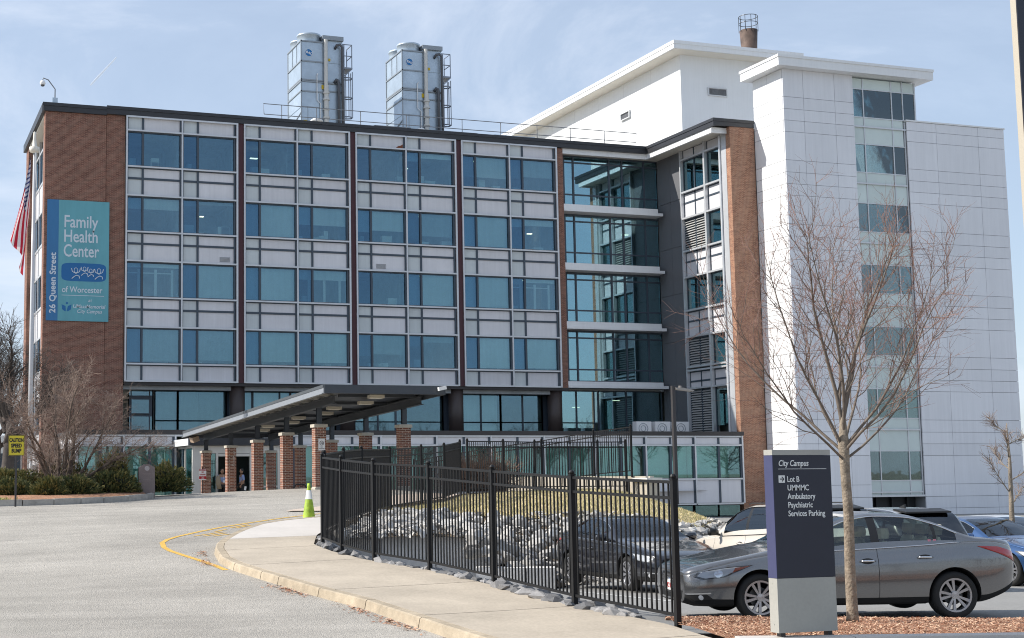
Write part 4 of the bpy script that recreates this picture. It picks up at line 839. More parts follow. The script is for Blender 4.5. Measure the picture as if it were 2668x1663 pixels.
w2 = thing('lower_block_wall', 'single low concrete block in front of the rocks beside the dark sedan', 'retaining wall', (13, 26.9, -.6))
for p, q in (((12.2, 27.4), (13.15, 26.95)), ((13.17, 26.94), (13.75, 26.7))):
    b = MB(); d = Vector((q[0]-p[0], q[1]-p[1], 0)); nn = Vector((-d.y, d.x, 0)).normalized()*.5; vs = [Vector((*p, 0)), Vector((*q, 0)), Vector((*q, 0))+nn, Vector((*p, 0))+nn]
    b.prism([v+Vector((0, 0, -.9)) for v in vs], (0, 0, .72)); b.build('concrete_block', M_cw, w2)
rw = thing('ramp_wall', 'pale concrete retaining wall under the upper black fence at the top of the grass', 'retaining wall', (25.8, 45, 1))
part('wall_body', mat('ramp_concrete', (.52, .47, .39), .85, 0, .08, 3, .08, .7, .4, 30, .2), rw, lambda b: (b.prism([(26.35, 43.75, -.8), (26.6, 43.9, -.8), (22.2, 53.2, -.8), (21.9, 53.1, -.8)], (0, 0, 2.5)), b.prism([(26.0, 43.4, -.8), (26.7, 43.7, -.8), (26.5, 44.2, -.8), (25.8, 43.9, -.8)], (0, 0, 2.3))))
part('wall_cap', M_cw, rw, lambda b: b.prism([(25.95, 43.3, 1.50), (26.8, 43.66, 1.50), (26.55, 44.3, 1.50), (25.7, 43.9, 1.50)], (0, 0, .14)))

# ------------------------------------------------------------------ black metal fences: posts, rails, every picket
M_fence = mat('black_fence_paint', (.009, .009, .010), .5, 0, .1, 5, spec=.3)
def fence(name, label, posts, h=1.70, sp=.105, hz=None, low=.12):
    t = thing(name, label, 'fence', posts[0])
    _pk = MB(); _pk.box(-.0095, .0095, -.0095, .0095, 0, 1); pk = _pk.mesh('picket', M_fence)
    for (x, y, z) in posts:
        def f(b):
            b.box(x-.032, x+.032, y-.032, y+.032, z-.12, z+h+.03); b.box(x-.04, x+.04, y-.04, y+.04, z+h+.03, z+h+.045)
            b.lathe([(.032, z+h+.045), (.042, z+h+.07), (.03, z+h+.095), (.001, z+h+.105)], (x, y, 0), 10)
        part('post', M_fence, t, f)
    for p, q in zip(posts, posts[1:]):
        p, q = Vector(p), Vector(q); d = q-p; l = Vector((d.x, d.y)).length; dn = d.normalized()
        a, c = p+dn*.033, q-dn*.033
        for hh in (low, h-.19, h):
            b = MB(); b.bar(a+Vector((0, 0, hh)), c+Vector((0, 0, hh)), .032, .036); b.build('rail', M_fence, t)
        n = max(1, round(l/sp))
        for k in range(1, n):
            o = link('picket', pk, t); o.location = p+d*k/n+Vector((0, 0, low))-ORG[t.name]; o.scale = (1, 1, h-low); o.rotation_euler = (0, 0, math.atan2(d.y, d.x))
    return t
def onz(pts, dz=0): return [(x, y, Hs(x, y)+dz) for x, y in pts]
fence('metal_fence', 'black metal picket fence curving along the pavement edge in front of the parked cars', [(9.145, 14.655, -.01), (8.981, 16.926, .05), (8.967, 19.462, .145), (8.796, 21.625, .24), (8.42, 23.3, .31), (8.325, 24.834, .39), (8.45, 26.4, .46), (9.127, 28.364, .55)])
fence('metal_fence', 'black metal fence running back from the curved fence to the grass corner', [(9.127, 28.45, .55), (10.25, 30.4, .66), (11.5, 32.7, .74), (13.77, 36.75, .82), (15.41, 38.45, .91), (16.77, 39.93, 1.0), (18.15, 41.87, 1.16)])
fence('metal_fence', 'level black metal fence along the top of the grass bank', [(18.6, 42.3, 1.2), (20.4, 43.35, 1.22), (22.17, 44.5, 1.23), (24.63, 44.4, 1.23), (25.6, 44.1, 1.23)], sp=.12)
fence('metal_fence', 'upper black metal fence climbing beside the podium wall behind the grass', [(21.4, 54.2, .68), (22.2, 52.7, .9), (23.4, 50.5, 1.16), (24.46, 48.5, 1.38), (25.55, 46.35, 1.66), (26.0, 44.4, 1.78)], sp=.12)

# ------------------------------------------------------------------ entrance canopy and its brick pillars
M_steel = mat('canopy_steel', (.052, .060, .072), .42, .2, .1, 2)
M_steelL = mat('canopy_fascia', (.29, .31, .34), .45, .2, .06, 2)
PYs = [48.3, 52.56, 57.0, 61.7, 66.74]
def zr(y): return 4.90-.0373*(y-44.8)
CN = thing('entrance_canopy', 'flat grey steel canopy on brick pillars leading up to the entrance', 'canopy', (16.5, 56, 1))
def slab(b, x0, x1, y0, y1, t0, t1):
    b.add([(x0, y0, zr(y0)-t1), (x1, y0, zr(y0)-t1), (x1, y1, zr(y1)-t1), (x0, y1, zr(y1)-t1), (x0, y0, zr(y0)-t0), (x1, y0, zr(y0)-t0), (x1, y1, zr(y1)-t0), (x0, y1, zr(y1)-t0)],
          [(0, 3, 2, 1), (4, 5, 6, 7), (0, 1, 5, 4), (1, 2, 6, 5), (2, 3, 7, 6), (3, 0, 4, 7)])
part('roof_deck', M_steel, CN, lambda b: slab(b, 14.5, 18.85, 44.9, 67.7, .03, .10))
part('side_fascia', M_steelL, CN, lambda b: (slab(b, 14.42, 14.5, 44.85, 67.75, .10, .30), slab(b, 14.36, 14.42, 44.85, 67.75, .28, .31)))
part('roof_edge', mat('roof_edge_metal', (.10, .11, .12), .4, .3), CN, lambda b: slab(b, 14.40, 14.5, 44.85, 67.75, .0, .10))
part('front_fascia', M_steel, CN, lambda b: (slab(b, 14.42, 18.85, 44.75, 44.85, .0, .30), slab(b, 18.85, 18.93, 44.85, 67.75, .0, .30), slab(b, 14.42, 18.95, 67.75, 67.85, .0, .3)))
for x in (15.42, 18.75):
    part('beam', M_steel, CN, lambda b: (slab(b, x-.012, x+.012, 46.7, 67.5, .20, .48), slab(b, x-.09, x+.09, 46.7, 67.5, .46, .48), slab(b, x-.09, x+.09, 46.7, 67.5, .18, .20)))
for k in range(19):
    y = 45.9+1.2*k; part('purlin', mat('purlin_white', (.45, .44, .40), .6), CN, lambda b: slab(b, 14.5, 15.55, y, y+.06, .10, .18)) if k % 1 == 0 else None
for k in range(7):
    y = 47+3.0*k; part('deck_rib', M_steel, CN, lambda b: slab(b, 15.7, 18.65, y, y+.12, .11, .2))
for k in range(8):
    y = 46.2+2.4*k; x = 16.6+.45*(k % 2)
    lt = part('light_fitting', mat('light_cream', (.62, .58, .48), .5), CN, lambda b: slab(b, x, x+.55, y, y+.3, .19, .30))
    part('lamp_lens', mat('lamp_lens', (.75, .72, .62), .3), lt, lambda b: slab(b, x+.06, x+.49, y+.05, y+.25, .30, .315))
for y in PYs:
    for x in (15.42, 18.77): part('post', M_steel, CN, lambda b: (b.box(x-.09, x+.09, y+.14, y+.155, zr(y)-1.5, zr(y)-.48), b.box(x-.09, x+.09, y+.285, y+.3, zr(y)-1.5, zr(y)-.48), b.box(x-.008, x+.008, y+.155, y+.285, zr(y)-1.5, zr(y)-.48)))
part('floodlight', mat('floodlight_tan', (.40, .30, .22), .6), CN, lambda b: b.obox((14.75, 66.6, zr(66.6)-.45), (.16, .05, .06), (-.05, .15, .02), (-.04, 0, .12)))
part('corner_camera', M_wht, CN, lambda b: b.obox((18.7, 44.6, zr(44.6)-.1), (.14, 0, .03), (0, .07, 0), (-.01, 0, .06)))
BC = [mat('brick_red', (.245, .098, .062), .85, 0, .15, 30, rv=.15), mat('brick_brown', (.165, .070, .048), .85, 0, .15, 30, rv=.2), mat('brick_orange', (.285, .115, .065), .85, 0, .15, 30)]
M_mort = mat('mortar', (.66, .57, .48), .95, 0, .1, 8)
M_cap = mat('cap_stone', (.48, .44, .37), .85, 0, .1, 6, .1, 1.5, .4, 30)
def brickme(lx, ly, mi):
    k = (lx, ly, mi)
    if k not in _unit:
        b = MB(); b.box(-lx/2, lx/2, -ly/2, ly/2, -.027, .027); _unit[k] = b.mesh('brick', BC[mi])
    return _unit[k]
def pillar(x, y, ztop, label, single, grp):
    t = thing('brick_pillar', label, 'brick pillar', (x+.21, y+.21, ztop-2.4), grp); w = .425; z0 = ztop-2.40; z1 = ztop-.155
    part('mortar_core', M_mort, t, lambda b: b.box(x+.006, x+w-.006, y+.006, y+w-.006, z0-.6, z1))
    part('cap_stone', M_cap, t, lambda b: (b.box(x-.045, x+w+.045, y-.045, y+w+.045, z1, z1+.115), b.add([(x-.045, y-.045, z1+.115), (x+w+.045, y-.045, z1+.115), (x+w+.045, y+w+.045, z1+.115), (x-.045, y+w+.045, z1+.115), (x+w/2, y+w/2, ztop)], [(0, 1, 4), (1, 2, 4), (2, 3, 4), (3, 0, 4)])))
    part('foot_stone', M_cap, t, lambda b: b.box(x-.02, x+w+.02, y-.02, y+w+.02, z0-.6, z0+.05))
    rr = random.Random(int(y*10)); st = MB(); n = int((z1-z0-.05)/.0677)
    for k in range(n):
        z = z1-.0677*(k+.5); odd = k % 2
        A = [(.105, .202), (.32, .202)] if odd else [(.048, .090), (.2125, .203), (.377, .090)]
        for (c, l) in A:
            for side in ('f', 'r', 'k', 'l'):
                e = rr.uniform(-.003, .003)
                if side == 'f': p, dm = (x+c, y+.045+e, z), (l, .09)
                elif side == 'k': p, dm = (x+c, y+w-.045+e, z), (l, .09)
                elif side == 'l': p, dm = (x+.045+e, y+c, z), (.09, l)
                else: p, dm = (x+w-.045+e, y+c, z), (.09, l)
                if side in 'lr' and (c-l/2 < .1 or c+l/2 > w-.1) and not odd: continue       # corner brick already laid from the front
                mi = rr.choice((0, 0, 0, 1, 1, 2))
                if single and side in 'fl':
                    o = link('brick', brickme(dm[0], dm[1], mi), t); o.location = Vector(p)-ORG[t.name]
                else: st.cur = mi; st.box(p[0]-dm[0]/2, p[0]+dm[0]/2, p[1]-dm[1]/2, p[1]+dm[1]/2, z-.027, z+.027)
    o = st.build('brickwork', BC, t); o['kind'] = 'stuff'
    return t
ztops = [3.72, 3.55, 3.38, 3.25, 3.11]
nm = ['front-row brick pillar nearest the green cone, with the white no-smoking sign', 'second front-row brick pillar back from the one with the no-smoking sign', 'middle brick pillar of the front row under the canopy', 'front-row brick pillar with a scuffed white patch, before the open door', 'front-row brick pillar by the fire lane sign at the entrance end']
nb = ['back-row brick pillar standing free behind the fences, furthest from the entrance', 'back-row brick pillar seen above the fence, second from the free canopy end', 'back-row brick pillar just behind the no-smoking pillar', 'shaded back-row brick pillar with the bicycle stand', 'shaded back-row brick pillar nearest the entrance doors']
for i, y in enumerate(PYs):
    pillar(15.2, y, ztops[i], nm[i], True, 'brick pillars of the canopy, front row')
    pillar(18.53, y, ztops[i], nb[i], False, 'brick pillars of the canopy, back row')
part('scuff', mat('scuffed_white', (.50, .45, .40), .9, 0, .2, 20), bpy.data.objects['brick_pillar.006'], lambda b: [b.obox((15.2+.33+rnd.uniform(-.09, .05), 61.694, 2.95-.06*k), (rnd.uniform(.02, .07), 0, 0), (0, .002, 0), (0, 0, .02)) for k in range(12)])
# ------------------------------------------------------------------ trees and shrubs
def vrand(r): return Vector((r.gauss(0, 1), r.gauss(0, 1), r.gauss(0, 1))).normalized()
def limb(r, p, d, L, rad, n, wander, lift, end=.25):
    pts, rs = [Vector(p)], [rad]; d = Vector(d).normalized()
    for i in range(n):
        d = (d+vrand(r)*wander+Vector((0, 0, lift))).normalized(); pts.append(pts[-1]+d*L/n); rs.append(rad*(1-(1-end)*(i+1)/n))
    return pts, rs
def side(r, d, ang):
    d = Vector(d).normalized(); a = d.orthogonal().normalized(); a.rotate(Matrix.Rotation(r.uniform(0, 6.283), 3, d)); return (d*math.cos(ang)+a*math.sin(ang)).normalized()
def twig(r, mb, p, d, L, rad, depth, kids, lift, dens=3.2, wander=.16):
    pts, rs = limb(r, p, d, L, rad, 3 if depth else 2, wander, lift, .4)
    mb.tube(pts, rs, 3, False)
    if depth <= 0: return
    for i in range(1, len(pts)):
        for _ in range(kids if i < len(pts)-1 else 2):
            k = r.random(); q = pts[i-1].lerp(pts[i], k); dd = side(r, pts[i]-pts[i-1], r.uniform(.35, .9))
            twig(r, mb, q, dd, L*r.uniform(.35, .65), rad*.55, depth-1, kids, lift, dens, wander)
def bare_tree(name, label, base, limbs, trunk_pts, trunk_r, bark, twigm, seed, lat=1.0, twl=.45, tr=.006, kids=2, depth=1, lift=.05, cat='tree', group=None, lbark=None, wander=.14):
    r = random.Random(seed); t = thing(name, label, cat, base, group)
    if trunk_pts:
        tb = MB(); tb.tube(trunk_pts, trunk_r, 12); tb.build('trunk', bark, t, smooth=True)
    tw = MB()
    for (p, d, L, rad) in limbs:
        lb = MB(); pts, rs = limb(r, p, d, L, rad, 8, wander*.7, lift, .16); lb.tube(pts, rs, 7, False)
        for i in range(2, len(pts)):
            for _ in range(2 if i > 3 else 1):
                dd = side(r, pts[i]-pts[i-1], r.uniform(.4, .8)); dd.z += .15; l2 = lat*L*.36*r.uniform(.5, 1.15)*(1.2-i/14)
                q, qs = limb(r, pts[i-1].lerp(pts[i], r.random()), dd, l2, max(rs[i]*.5, tr*1.3), 5, wander, lift, .35); lb.tube(q, qs, 5, False)
                for j in range(1, len(q)):
                    for _ in range(kids): twig(r, tw, q[j-1].lerp(q[j], r.random()), side(r, q[j]-q[j-1], r.uniform(.4, .9)), twl*r.uniform(.5, 1.2), tr, depth, 1, lift, wander=wander)
            twig(r, tw, pts[i], side(r, pts[i]-pts[i-1], r.uniform(.4, .9)), twl*r.uniform(.5, 1.2), tr, depth, 1, lift, wander=wander)
        lb.build('limb', lbark or bark, t, smooth=True)
    o = tw.build('twigs', twigm, t); o['kind'] = 'stuff'
    return t
M_bark = mat('pale_bark', (.27, .225, .175), .9, 0, .30, 9, .25, 40, .9, 30, .1, obj=True, dist=.02)
M_limb2 = mat('young_limb_bark', (.165, .135, .11), .9, 0, .35, 9)
M_limb = mat('limb_bark', (.135, .105, .085), .9, 0, .3, 9, .2, 3, .5, 40, .1)
M_twig = mat('reddish_twig', (.22, .125, .098), .9)
M_twigt = mat('tan_twig', (.25, .185, .15), .9)
M_darkbark = mat('dark_bark', (.075, .062, .055), .95, 0, .3, 3)
rr = random.Random(40); base = (11.124, 14.0, -.02); fk_ = Vector((10.98, 13.83, 2.15)); lim = []
for k in range(13):
    a = 2*math.pi*k/13*1.0+rr.uniform(-.25, .25)+.3; pol = (.14, .62, 1.0, .36, .80)[k % 5]+rr.uniform(-.08, .08); L = (2.5, 2.4, 2.35, 2.45, 2.4)[k % 5]*rr.uniform(.9, 1.08)
    d = Vector((math.sin(pol)*math.cos(a), math.sin(pol)*math.sin(a), math.cos(pol)))
    z0 = (.25, -.05, -.2, .1, -.1)[k % 5]; lim.append((fk_+Vector((d.x*.03, d.y*.03, z0)), d, L, (.027, .019, .016, .022, .019)[k % 5]))
bare_tree('bare_tree', 'bare young tree with pale mottled trunk standing in the red mulch beside the campus sign', base, lim,
          [base, (11.13, 14.0, .1), (11.1, 13.97, .6), (11.06, 13.9, 1.3), (11.0, 13.85, 1.8), (10.98, 13.83, 2.15), (10.98, 13.82, 2.5)], [.080, .068, .062, .058, .055, .064, .025], M_bark, M_twig, 77, lat=1.15, twl=.42, tr=.0034, kids=1, depth=1, lift=.06, wander=.2, lbark=M_limb2)
# multi-stem bare tree over the yew hedge
lim = []; b0 = Vector((6.05, 48.6, 1.0))
for k in range(9):
    a = 2*math.pi*k/9+.4; pol = (.25, .55, .85)[k % 3]+rr.uniform(-.05, .1); d = Vector((math.sin(pol)*math.cos(a)+.12, math.sin(pol)*math.sin(a)*.7, math.cos(pol)))
    lim.append((b0+Vector((d.x*.2, d.y*.2, .1)), d, (4.2, 3.7, 3.4)[k % 3]*rr.uniform(.9, 1.08), .075))
bare_tree('bare_tree', 'multi-stemmed bare tan tree rising from the yew hedge before the brick end wall', b0, lim, [b0+Vector((0, 0, -.2)), b0+Vector((0, 0, .25))], [.2, .16], M_limb, M_twigt, 5, lat=1.1, twl=.62, tr=.0075, kids=2, depth=2, lift=-.01, wander=.22)
# large dark trees far left
for k, (x, y, h, lab) in enumerate(((6.35, 74, 9.2, 'tall dark bare tree at the far left behind the caution sign'), (7.4, 96, 9, 'second dark bare tree further back at the far left edge'))):
    lim = []; c = Vector((x, y, 4.2))
    for j in range(9):
        a = j*2.4; pol = rr.uniform(.25, 1.0); d = Vector((math.sin(pol)*math.cos(a), math.sin(pol)*math.sin(a), math.cos(pol))); lim.append((c+Vector((0, 0, rr.uniform(-.8, 1.2))), d, h*.62*rr.uniform(.75, 1.05), .16))
    bare_tree('bare_tree', lab, (x, y, .3), lim, [(x, y, 0), (x+.1, y, 2), (x+.25, y, 4.2), (x+.2, y, 5.6)], [.42, .34, .3, .12], M_darkbark, M_darkbark, 90+k, lat=1.0, twl=1.0, tr=.016, kids=2, depth=1, lift=.03, wander=.24)
b0 = Vector((24.9, 25.62, -.6)); lim = []
for j in range(7):
    a = j*2.4+.5; pol = rr.uniform(.8, 1.4); d = Vector((math.sin(pol)*math.cos(a), math.sin(pol)*math.sin(a), math.cos(pol))); lim.append((b0+Vector((0, 0, 1.6+.28*j)), d, 1.1-.1*j, .015))
bare_tree('bare_tree', 'small bare sapling in front of the white building above the white car', b0, lim, [b0, b0+Vector((0, 0, 1.5)), b0+Vector((.03, 0, 2.6)), b0+Vector((0, 0, 3.5))], [.065, .055, .036, .008], M_bark, M_twigt, 31, lat=1.0, twl=.22, tr=.005, kids=1, depth=0)
tw = MB(); r = random.Random(88)      # far row of trees across the street, seen in the ground floor glass
for k in range(17):
    x, y, h = 22+8*k+r.uniform(-2, 2), -58+r.uniform(-8, 8), r.uniform(8, 13); tw.tube([(x, y, -1.5), (x, y, h*.35), (x+.2, y, h*.6)], [.3, .24, .1], 6)
    for _ in range(16):
        pol, a = r.uniform(.2, 1.0), r.uniform(0, 6.28); d = Vector((math.sin(pol)*math.cos(a), math.sin(pol)*math.sin(a), math.cos(pol))); twig(r, tw, Vector((x, y, h*r.uniform(.25, .5))), d, h*r.uniform(.3, .5), .09, 3, 1, .05, wander=.2)
o = tw.build('treeline', M_darkbark); o['kind'] = 'stuff'
bs = thing('bare_bush', 'round leafless brown bush behind the fence at the top of the grass', 'bush', (21.4, 46.6, 1.25)); tw = MB(); r = random.Random(15)
for _ in range(900):
    a = r.uniform(0, 6.28); pol = abs(r.gauss(0, .6)); d = Vector((math.sin(pol)*math.cos(a), math.sin(pol)*math.sin(a), math.cos(pol)*.75)); p = Vector((20.95+r.uniform(-.95, .95), 46.6+r.uniform(-.4, .4), 1.2))
    twig(r, tw, p, d, r.uniform(.6, 1.15), .012, 1, 1, .0, wander=.2)
o = tw.build('twigs', mat('brown_twig', (.28, .175, .12), .9), bs); o['kind'] = 'stuff'

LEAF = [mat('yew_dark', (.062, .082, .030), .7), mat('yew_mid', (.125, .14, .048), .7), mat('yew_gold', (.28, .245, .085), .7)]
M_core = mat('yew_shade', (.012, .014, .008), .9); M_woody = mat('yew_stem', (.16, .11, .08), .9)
def shrub(label, c, rx, ry, h, seed, gold=.25, n=2600, lump=.2, group=None):
    r = random.Random(seed); t = thing('yew_shrub', label, 'shrub', c, group); cx, cy, cz = c
    ph = [(r.uniform(0, 6.28), r.uniform(1.5, 4.5), r.uniform(0, 6.28)) for _ in range(7)]
    def rad(v):
        s = 0
        for a, f_, p in ph: s += math.sin(f_*(v.x*math.cos(a)+v.y*math.sin(a)+v.z*.8)*2+p)
        return 1+lump*s/3.2
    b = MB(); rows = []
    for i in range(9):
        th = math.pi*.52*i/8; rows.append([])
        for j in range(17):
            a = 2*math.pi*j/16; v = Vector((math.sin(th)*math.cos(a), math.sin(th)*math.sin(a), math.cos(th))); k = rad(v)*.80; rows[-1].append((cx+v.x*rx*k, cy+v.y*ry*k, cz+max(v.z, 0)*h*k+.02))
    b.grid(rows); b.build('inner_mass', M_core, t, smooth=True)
    b = MB()
    for _ in range(n):
        v = vrand(r)
        if v.z < -.12: v.z = -v.z
        k = rad(v)*r.uniform(.76, 1.04); p = Vector((cx+v.x*rx*k, cy+v.y*ry*k, cz+max(0.02, v.z*.94+.06)*h*k))
        d = (v+vrand(r)*.55+Vector((0, 0, .35))).normalized(); l = r.uniform(.07, .15); w = r.uniform(.018, .034); s = d.orthogonal().normalized(); s.rotate(Matrix.Rotation(r.uniform(0, 6.28), 3, d))
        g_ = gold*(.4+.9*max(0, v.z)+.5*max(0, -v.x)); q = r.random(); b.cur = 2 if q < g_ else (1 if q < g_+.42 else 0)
        b.add([p-s*w, p+s*w, p+d*l+s*w*.35, p+d*l-s*w*.35], [(0, 1, 2, 3)])
        s2 = d.cross(s); b.add([p-s2*w, p+s2*w, p+d*l], [(0, 1, 2)])
    o = b.build('foliage', LEAF, t); o['kind'] = 'stuff'
    return t
def bush_at(lab, x, y, rx, ry, h, sd, **k): shrub(lab, (x, y+.45, Hs(x, y+.45)+.02), rx, ry, h, sd, **k)
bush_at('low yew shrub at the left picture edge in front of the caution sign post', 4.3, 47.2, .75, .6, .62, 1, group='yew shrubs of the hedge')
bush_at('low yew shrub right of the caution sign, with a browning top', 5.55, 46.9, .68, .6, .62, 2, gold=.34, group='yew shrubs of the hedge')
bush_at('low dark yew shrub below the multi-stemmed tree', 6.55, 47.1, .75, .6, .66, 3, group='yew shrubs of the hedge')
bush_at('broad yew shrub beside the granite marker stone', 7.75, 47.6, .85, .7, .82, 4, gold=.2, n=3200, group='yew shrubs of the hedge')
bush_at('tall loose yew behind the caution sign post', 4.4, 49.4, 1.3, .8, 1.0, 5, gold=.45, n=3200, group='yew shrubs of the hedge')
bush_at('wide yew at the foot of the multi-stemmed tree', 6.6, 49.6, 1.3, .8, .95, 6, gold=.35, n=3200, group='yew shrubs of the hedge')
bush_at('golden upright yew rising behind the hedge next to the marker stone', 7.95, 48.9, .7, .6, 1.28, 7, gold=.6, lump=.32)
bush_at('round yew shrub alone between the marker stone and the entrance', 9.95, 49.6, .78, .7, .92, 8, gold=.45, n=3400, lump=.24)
b = MB(); r = random.Random(4)
for _ in range(200):
    x, y = r.gauss(3.75, .22), r.gauss(45.5, .10); z = Hs(x, y)+.02; a = r.uniform(0, 6.28); h = r.uniform(.05, .16)
    b.add([(x-.02*math.cos(a), y-.02*math.sin(a), z), (x+.02*math.cos(a), y+.02*math.sin(a), z), (x+r.uniform(-.07, .07), y+r.uniform(-.07, .07), z+h)], [(0, 1, 2)])
o = b.build('weeds', mat('fresh_green', (.36, .38, .12), .8)); o['kind'] = 'stuff'

# ------------------------------------------------------------------ flagpole and flag
FPx, FPy = 6.0, 58.5
fp_ = thing('flagpole', 'white flagpole standing before the left end of the brick building', 'flagpole', (FPx, FPy, .9))
part('pole', mat('flagpole_white', (.52, .53, .55), .4, .1), fp_, lambda b: b.tube([(FPx, FPy, .7), (FPx, FPy, 7), (FPx, FPy, 15.9)], [.10, .095, .05], 12), True)
part('truck', M_cream, fp_, lambda b: b.lathe([(.07, 15.5), (.2, 15.55), (.22, 15.75), (.1, 15.8), (.07, 16.1), (.05, 16.4), (.0, 16.45)], (FPx, FPy, 0), 12), True)
part('halyard', M_wht, fp_, lambda b: (b.tube([(FPx+.06, FPy-.12, 15.6), (FPx+.13, FPy-.14, 10), (FPx+.16, FPy-.13, 2.5)], .012, 3), b.tube([(FPx+.02, FPy-.1, 15.6), (FPx+.1, FPy-.13, 14.0)], .03, 4), b.cyl((FPx, FPy-.13, 2.2), (FPx+.02, FPy-.13, 2.6), .03)))
fm = bpy.data.materials.new('flag_cloth'); fm.use_nodes = True; t = fm.node_tree; bs_ = t.nodes['Principled BSDF']; bs_.inputs['Roughness'].default_value = .8
uvn = t.nodes.new('ShaderNodeUVMap'); sp = t.nodes.new('ShaderNodeSeparateXYZ'); t.links.new(uvn.outputs[0], sp.inputs[0])
def mth(op, a, b_=None):
    n = t.nodes.new('ShaderNodeMath'); n.operation = op
    for i, v in enumerate((a, b_)):
        if v is None: continue
        if hasattr(v, 'links'): t.links.new(v, n.inputs[i])
        else: n.inputs[i].default_value = v
    return n.outputs[0]
strp = mth('MODULO', mth('FLOOR', mth('MULTIPLY', sp.outputs[1], 13)), 2)
cant = mth('MULTIPLY', mth('LESS_THAN', sp.outputs[0], .4), mth('GREATER_THAN', sp.outputs[1], 6/13))
def mixc(fac, a, b_):
    n = t.nodes.new('ShaderNodeMix'); n.data_type = 'RGBA'; t.links.new(fac, n.inputs[0])
    for i, v in ((6, a), (7, b_)):
        if hasattr(v, 'links'): t.links.new(v, n.inputs[i])
        else: n.inputs[i].default_value = (*v, 1)
    return n.outputs[2]
su = mth('ADD', mth('FRACT', mth('MULTIPLY', sp.outputs[0], 15)), -.5); sv = mth('ADD', mth('FRACT', mth('MULTIPLY', sp.outputs[1], 11)), -.5)
star = mth('LESS_THAN', mth('ADD', mth('MULTIPLY', su, su), mth('MULTIPLY', sv, sv)), .07)
_fc = (mixc(cant, mixc(strp, (.50, .02, .045), (.80, .78, .78)), mixc(star, (.015, .022, .10), (.75, .75, .78)))); t.links.new(_fc, bs_.inputs['Base Color'])
_tl = t.nodes.new('ShaderNodeBsdfTranslucent'); t.links.new(_fc, _tl.inputs[0]); _ms = t.nodes.new('ShaderNodeMixShader'); _ms.inputs[0].default_value = .5; t.links.new(bs_.outputs[0], _ms.inputs[1]); t.links.new(_tl.outputs[0], _ms.inputs[2]); t.links.new(_ms.outputs[0], t.nodes['Material Output'].inputs[0])
rows = []; uvs = []
for i in range(29):
    v = i/28; rr_ = []
    for j in range(41):
        u = j/40; z = 15.3-v*2.1-(3.0*u+.35*u*(1-v)); fold = math.sin(u*7+v*3)*.12*u+math.sin(v*11+u*2)*.16*(.2+u)
        x = FPx-.12-(.78*u**1.1*(1-.75*v)+.05)+.10*math.sin(v*9+u*3)*u; rr_.append((x+.10*fold, FPy-.14-fold*.8-.1*u, z)); uvs.append((u, 1-v))
    rows.append(rr_)
b = MB(); b.grid(rows); me = b.mesh('flag', fm, (FPx, FPy, 12), True); ul = me.uv_layers.new(name='UVMap')
for lp in me.loops: ul.data[lp.index].uv = uvs[lp.vertex_index]
tag(link('flag', me, None, (FPx, FPy, 12)), 'limp American flag with red and white stripes hanging from the flagpole', 'flag')

# ------------------------------------------------------------------ signs
M_sy = mat('sign_yellow', (.62, .50, .03), .5); M_blk = mat('sign_black', (.01, .01, .012), .5); M_post = mat('dark_post', (.06, .055, .055), .5, .3)
cx, cy = 4.13, 44.3; cs = thing('caution_sign', 'yellow CAUTION SPEED BUMP sign on a dark post at the left edge', 'sign', (cx, cy, .95))
part('post', M_post, cs, lambda b: (b.box(cx-.03, cx+.03, cy+.01, cy+.04, .85, 3.0)))
part('plate', M_sy, cs, lambda b: b.box(cx-.245, cx+.245, cy-.006, cy, 2.50, 3.14))
part('border', M_blk, cs, lambda b: (b.box(cx-.24, cx-.225, cy-.009, cy-.006, 2.505, 3.135), b.box(cx+.225, cx+.24, cy-.009, cy-.006, 2.505, 3.135), b.box(cx-.225, cx+.225, cy-.009, cy-.006, 2.505, 2.52), b.box(cx-.225, cx+.225, cy-.009, cy-.006, 3.12, 3.135)))
for s, z, w in (('CAUTION', 2.925, .43), ('SPEED', 2.755, .33), ('BUMP', 2.595, .30)): text('sign_lettering', s, M_blk, cs, (cx, cy-.01, z), .165, align='CENTER', width=w, bold=.007)
M_red = mat('sign_red', (.45, .02, .03), .5)
fx, fy = 15.55, 64.5; fz = 1.6
fl = thing('fire_lane_sign', 'small red and white no parking sign hung before the pillar nearest the entrance', 'sign', (15.3, 66.3, 1.0))
fx, fy = 15.10, 66.45
part('post', M_post, fl, lambda b: b.box(fx+.0, fx+.04, fy+.01, fy+.04, .5, 2.3))
part('plate', M_wht, fl, lambda b: b.box(fx-.15, fx+.21, fy-.006, fy, 1.64, 2.18)); part('red_band', M_red, fl, lambda b: (b.box(fx-.15, fx+.21, fy-.01, fy-.006, 2.08, 2.18), b.box(fx-.15, fx+.21, fy-.01, fy-.006, 1.68, 1.82)))
text('sign_lettering', 'FIRE LANE', M_wht, fl, (fx+.03, fy-.012, 2.1), .08, align='CENTER', width=.32, bold=.002)
for s, z, w in (('NO', 1.99, .1), ('PARKING', 1.87, .3)): text('sign_lettering', s, M_red, fl, (fx+.03, fy-.012, z), .09, align='CENTER', width=w, bold=.002)
for s, z in (('TOW', 1.755), ('ZONE', 1.69)): text('sign_lettering', s, M_wht, fl, (fx+.03, fy-.012, z), .06, align='CENTER')
ns = thing('no_smoking_sign', 'white no smoking notice fixed to the nearest brick pillar', 'sign', (15.44, 48.29, 2.8)); nx, ny = 15.44, 48.285
part('plate', M_wht, ns, lambda b: b.box(nx-.125, nx+.125, ny-.006, ny, 2.72, 3.15))
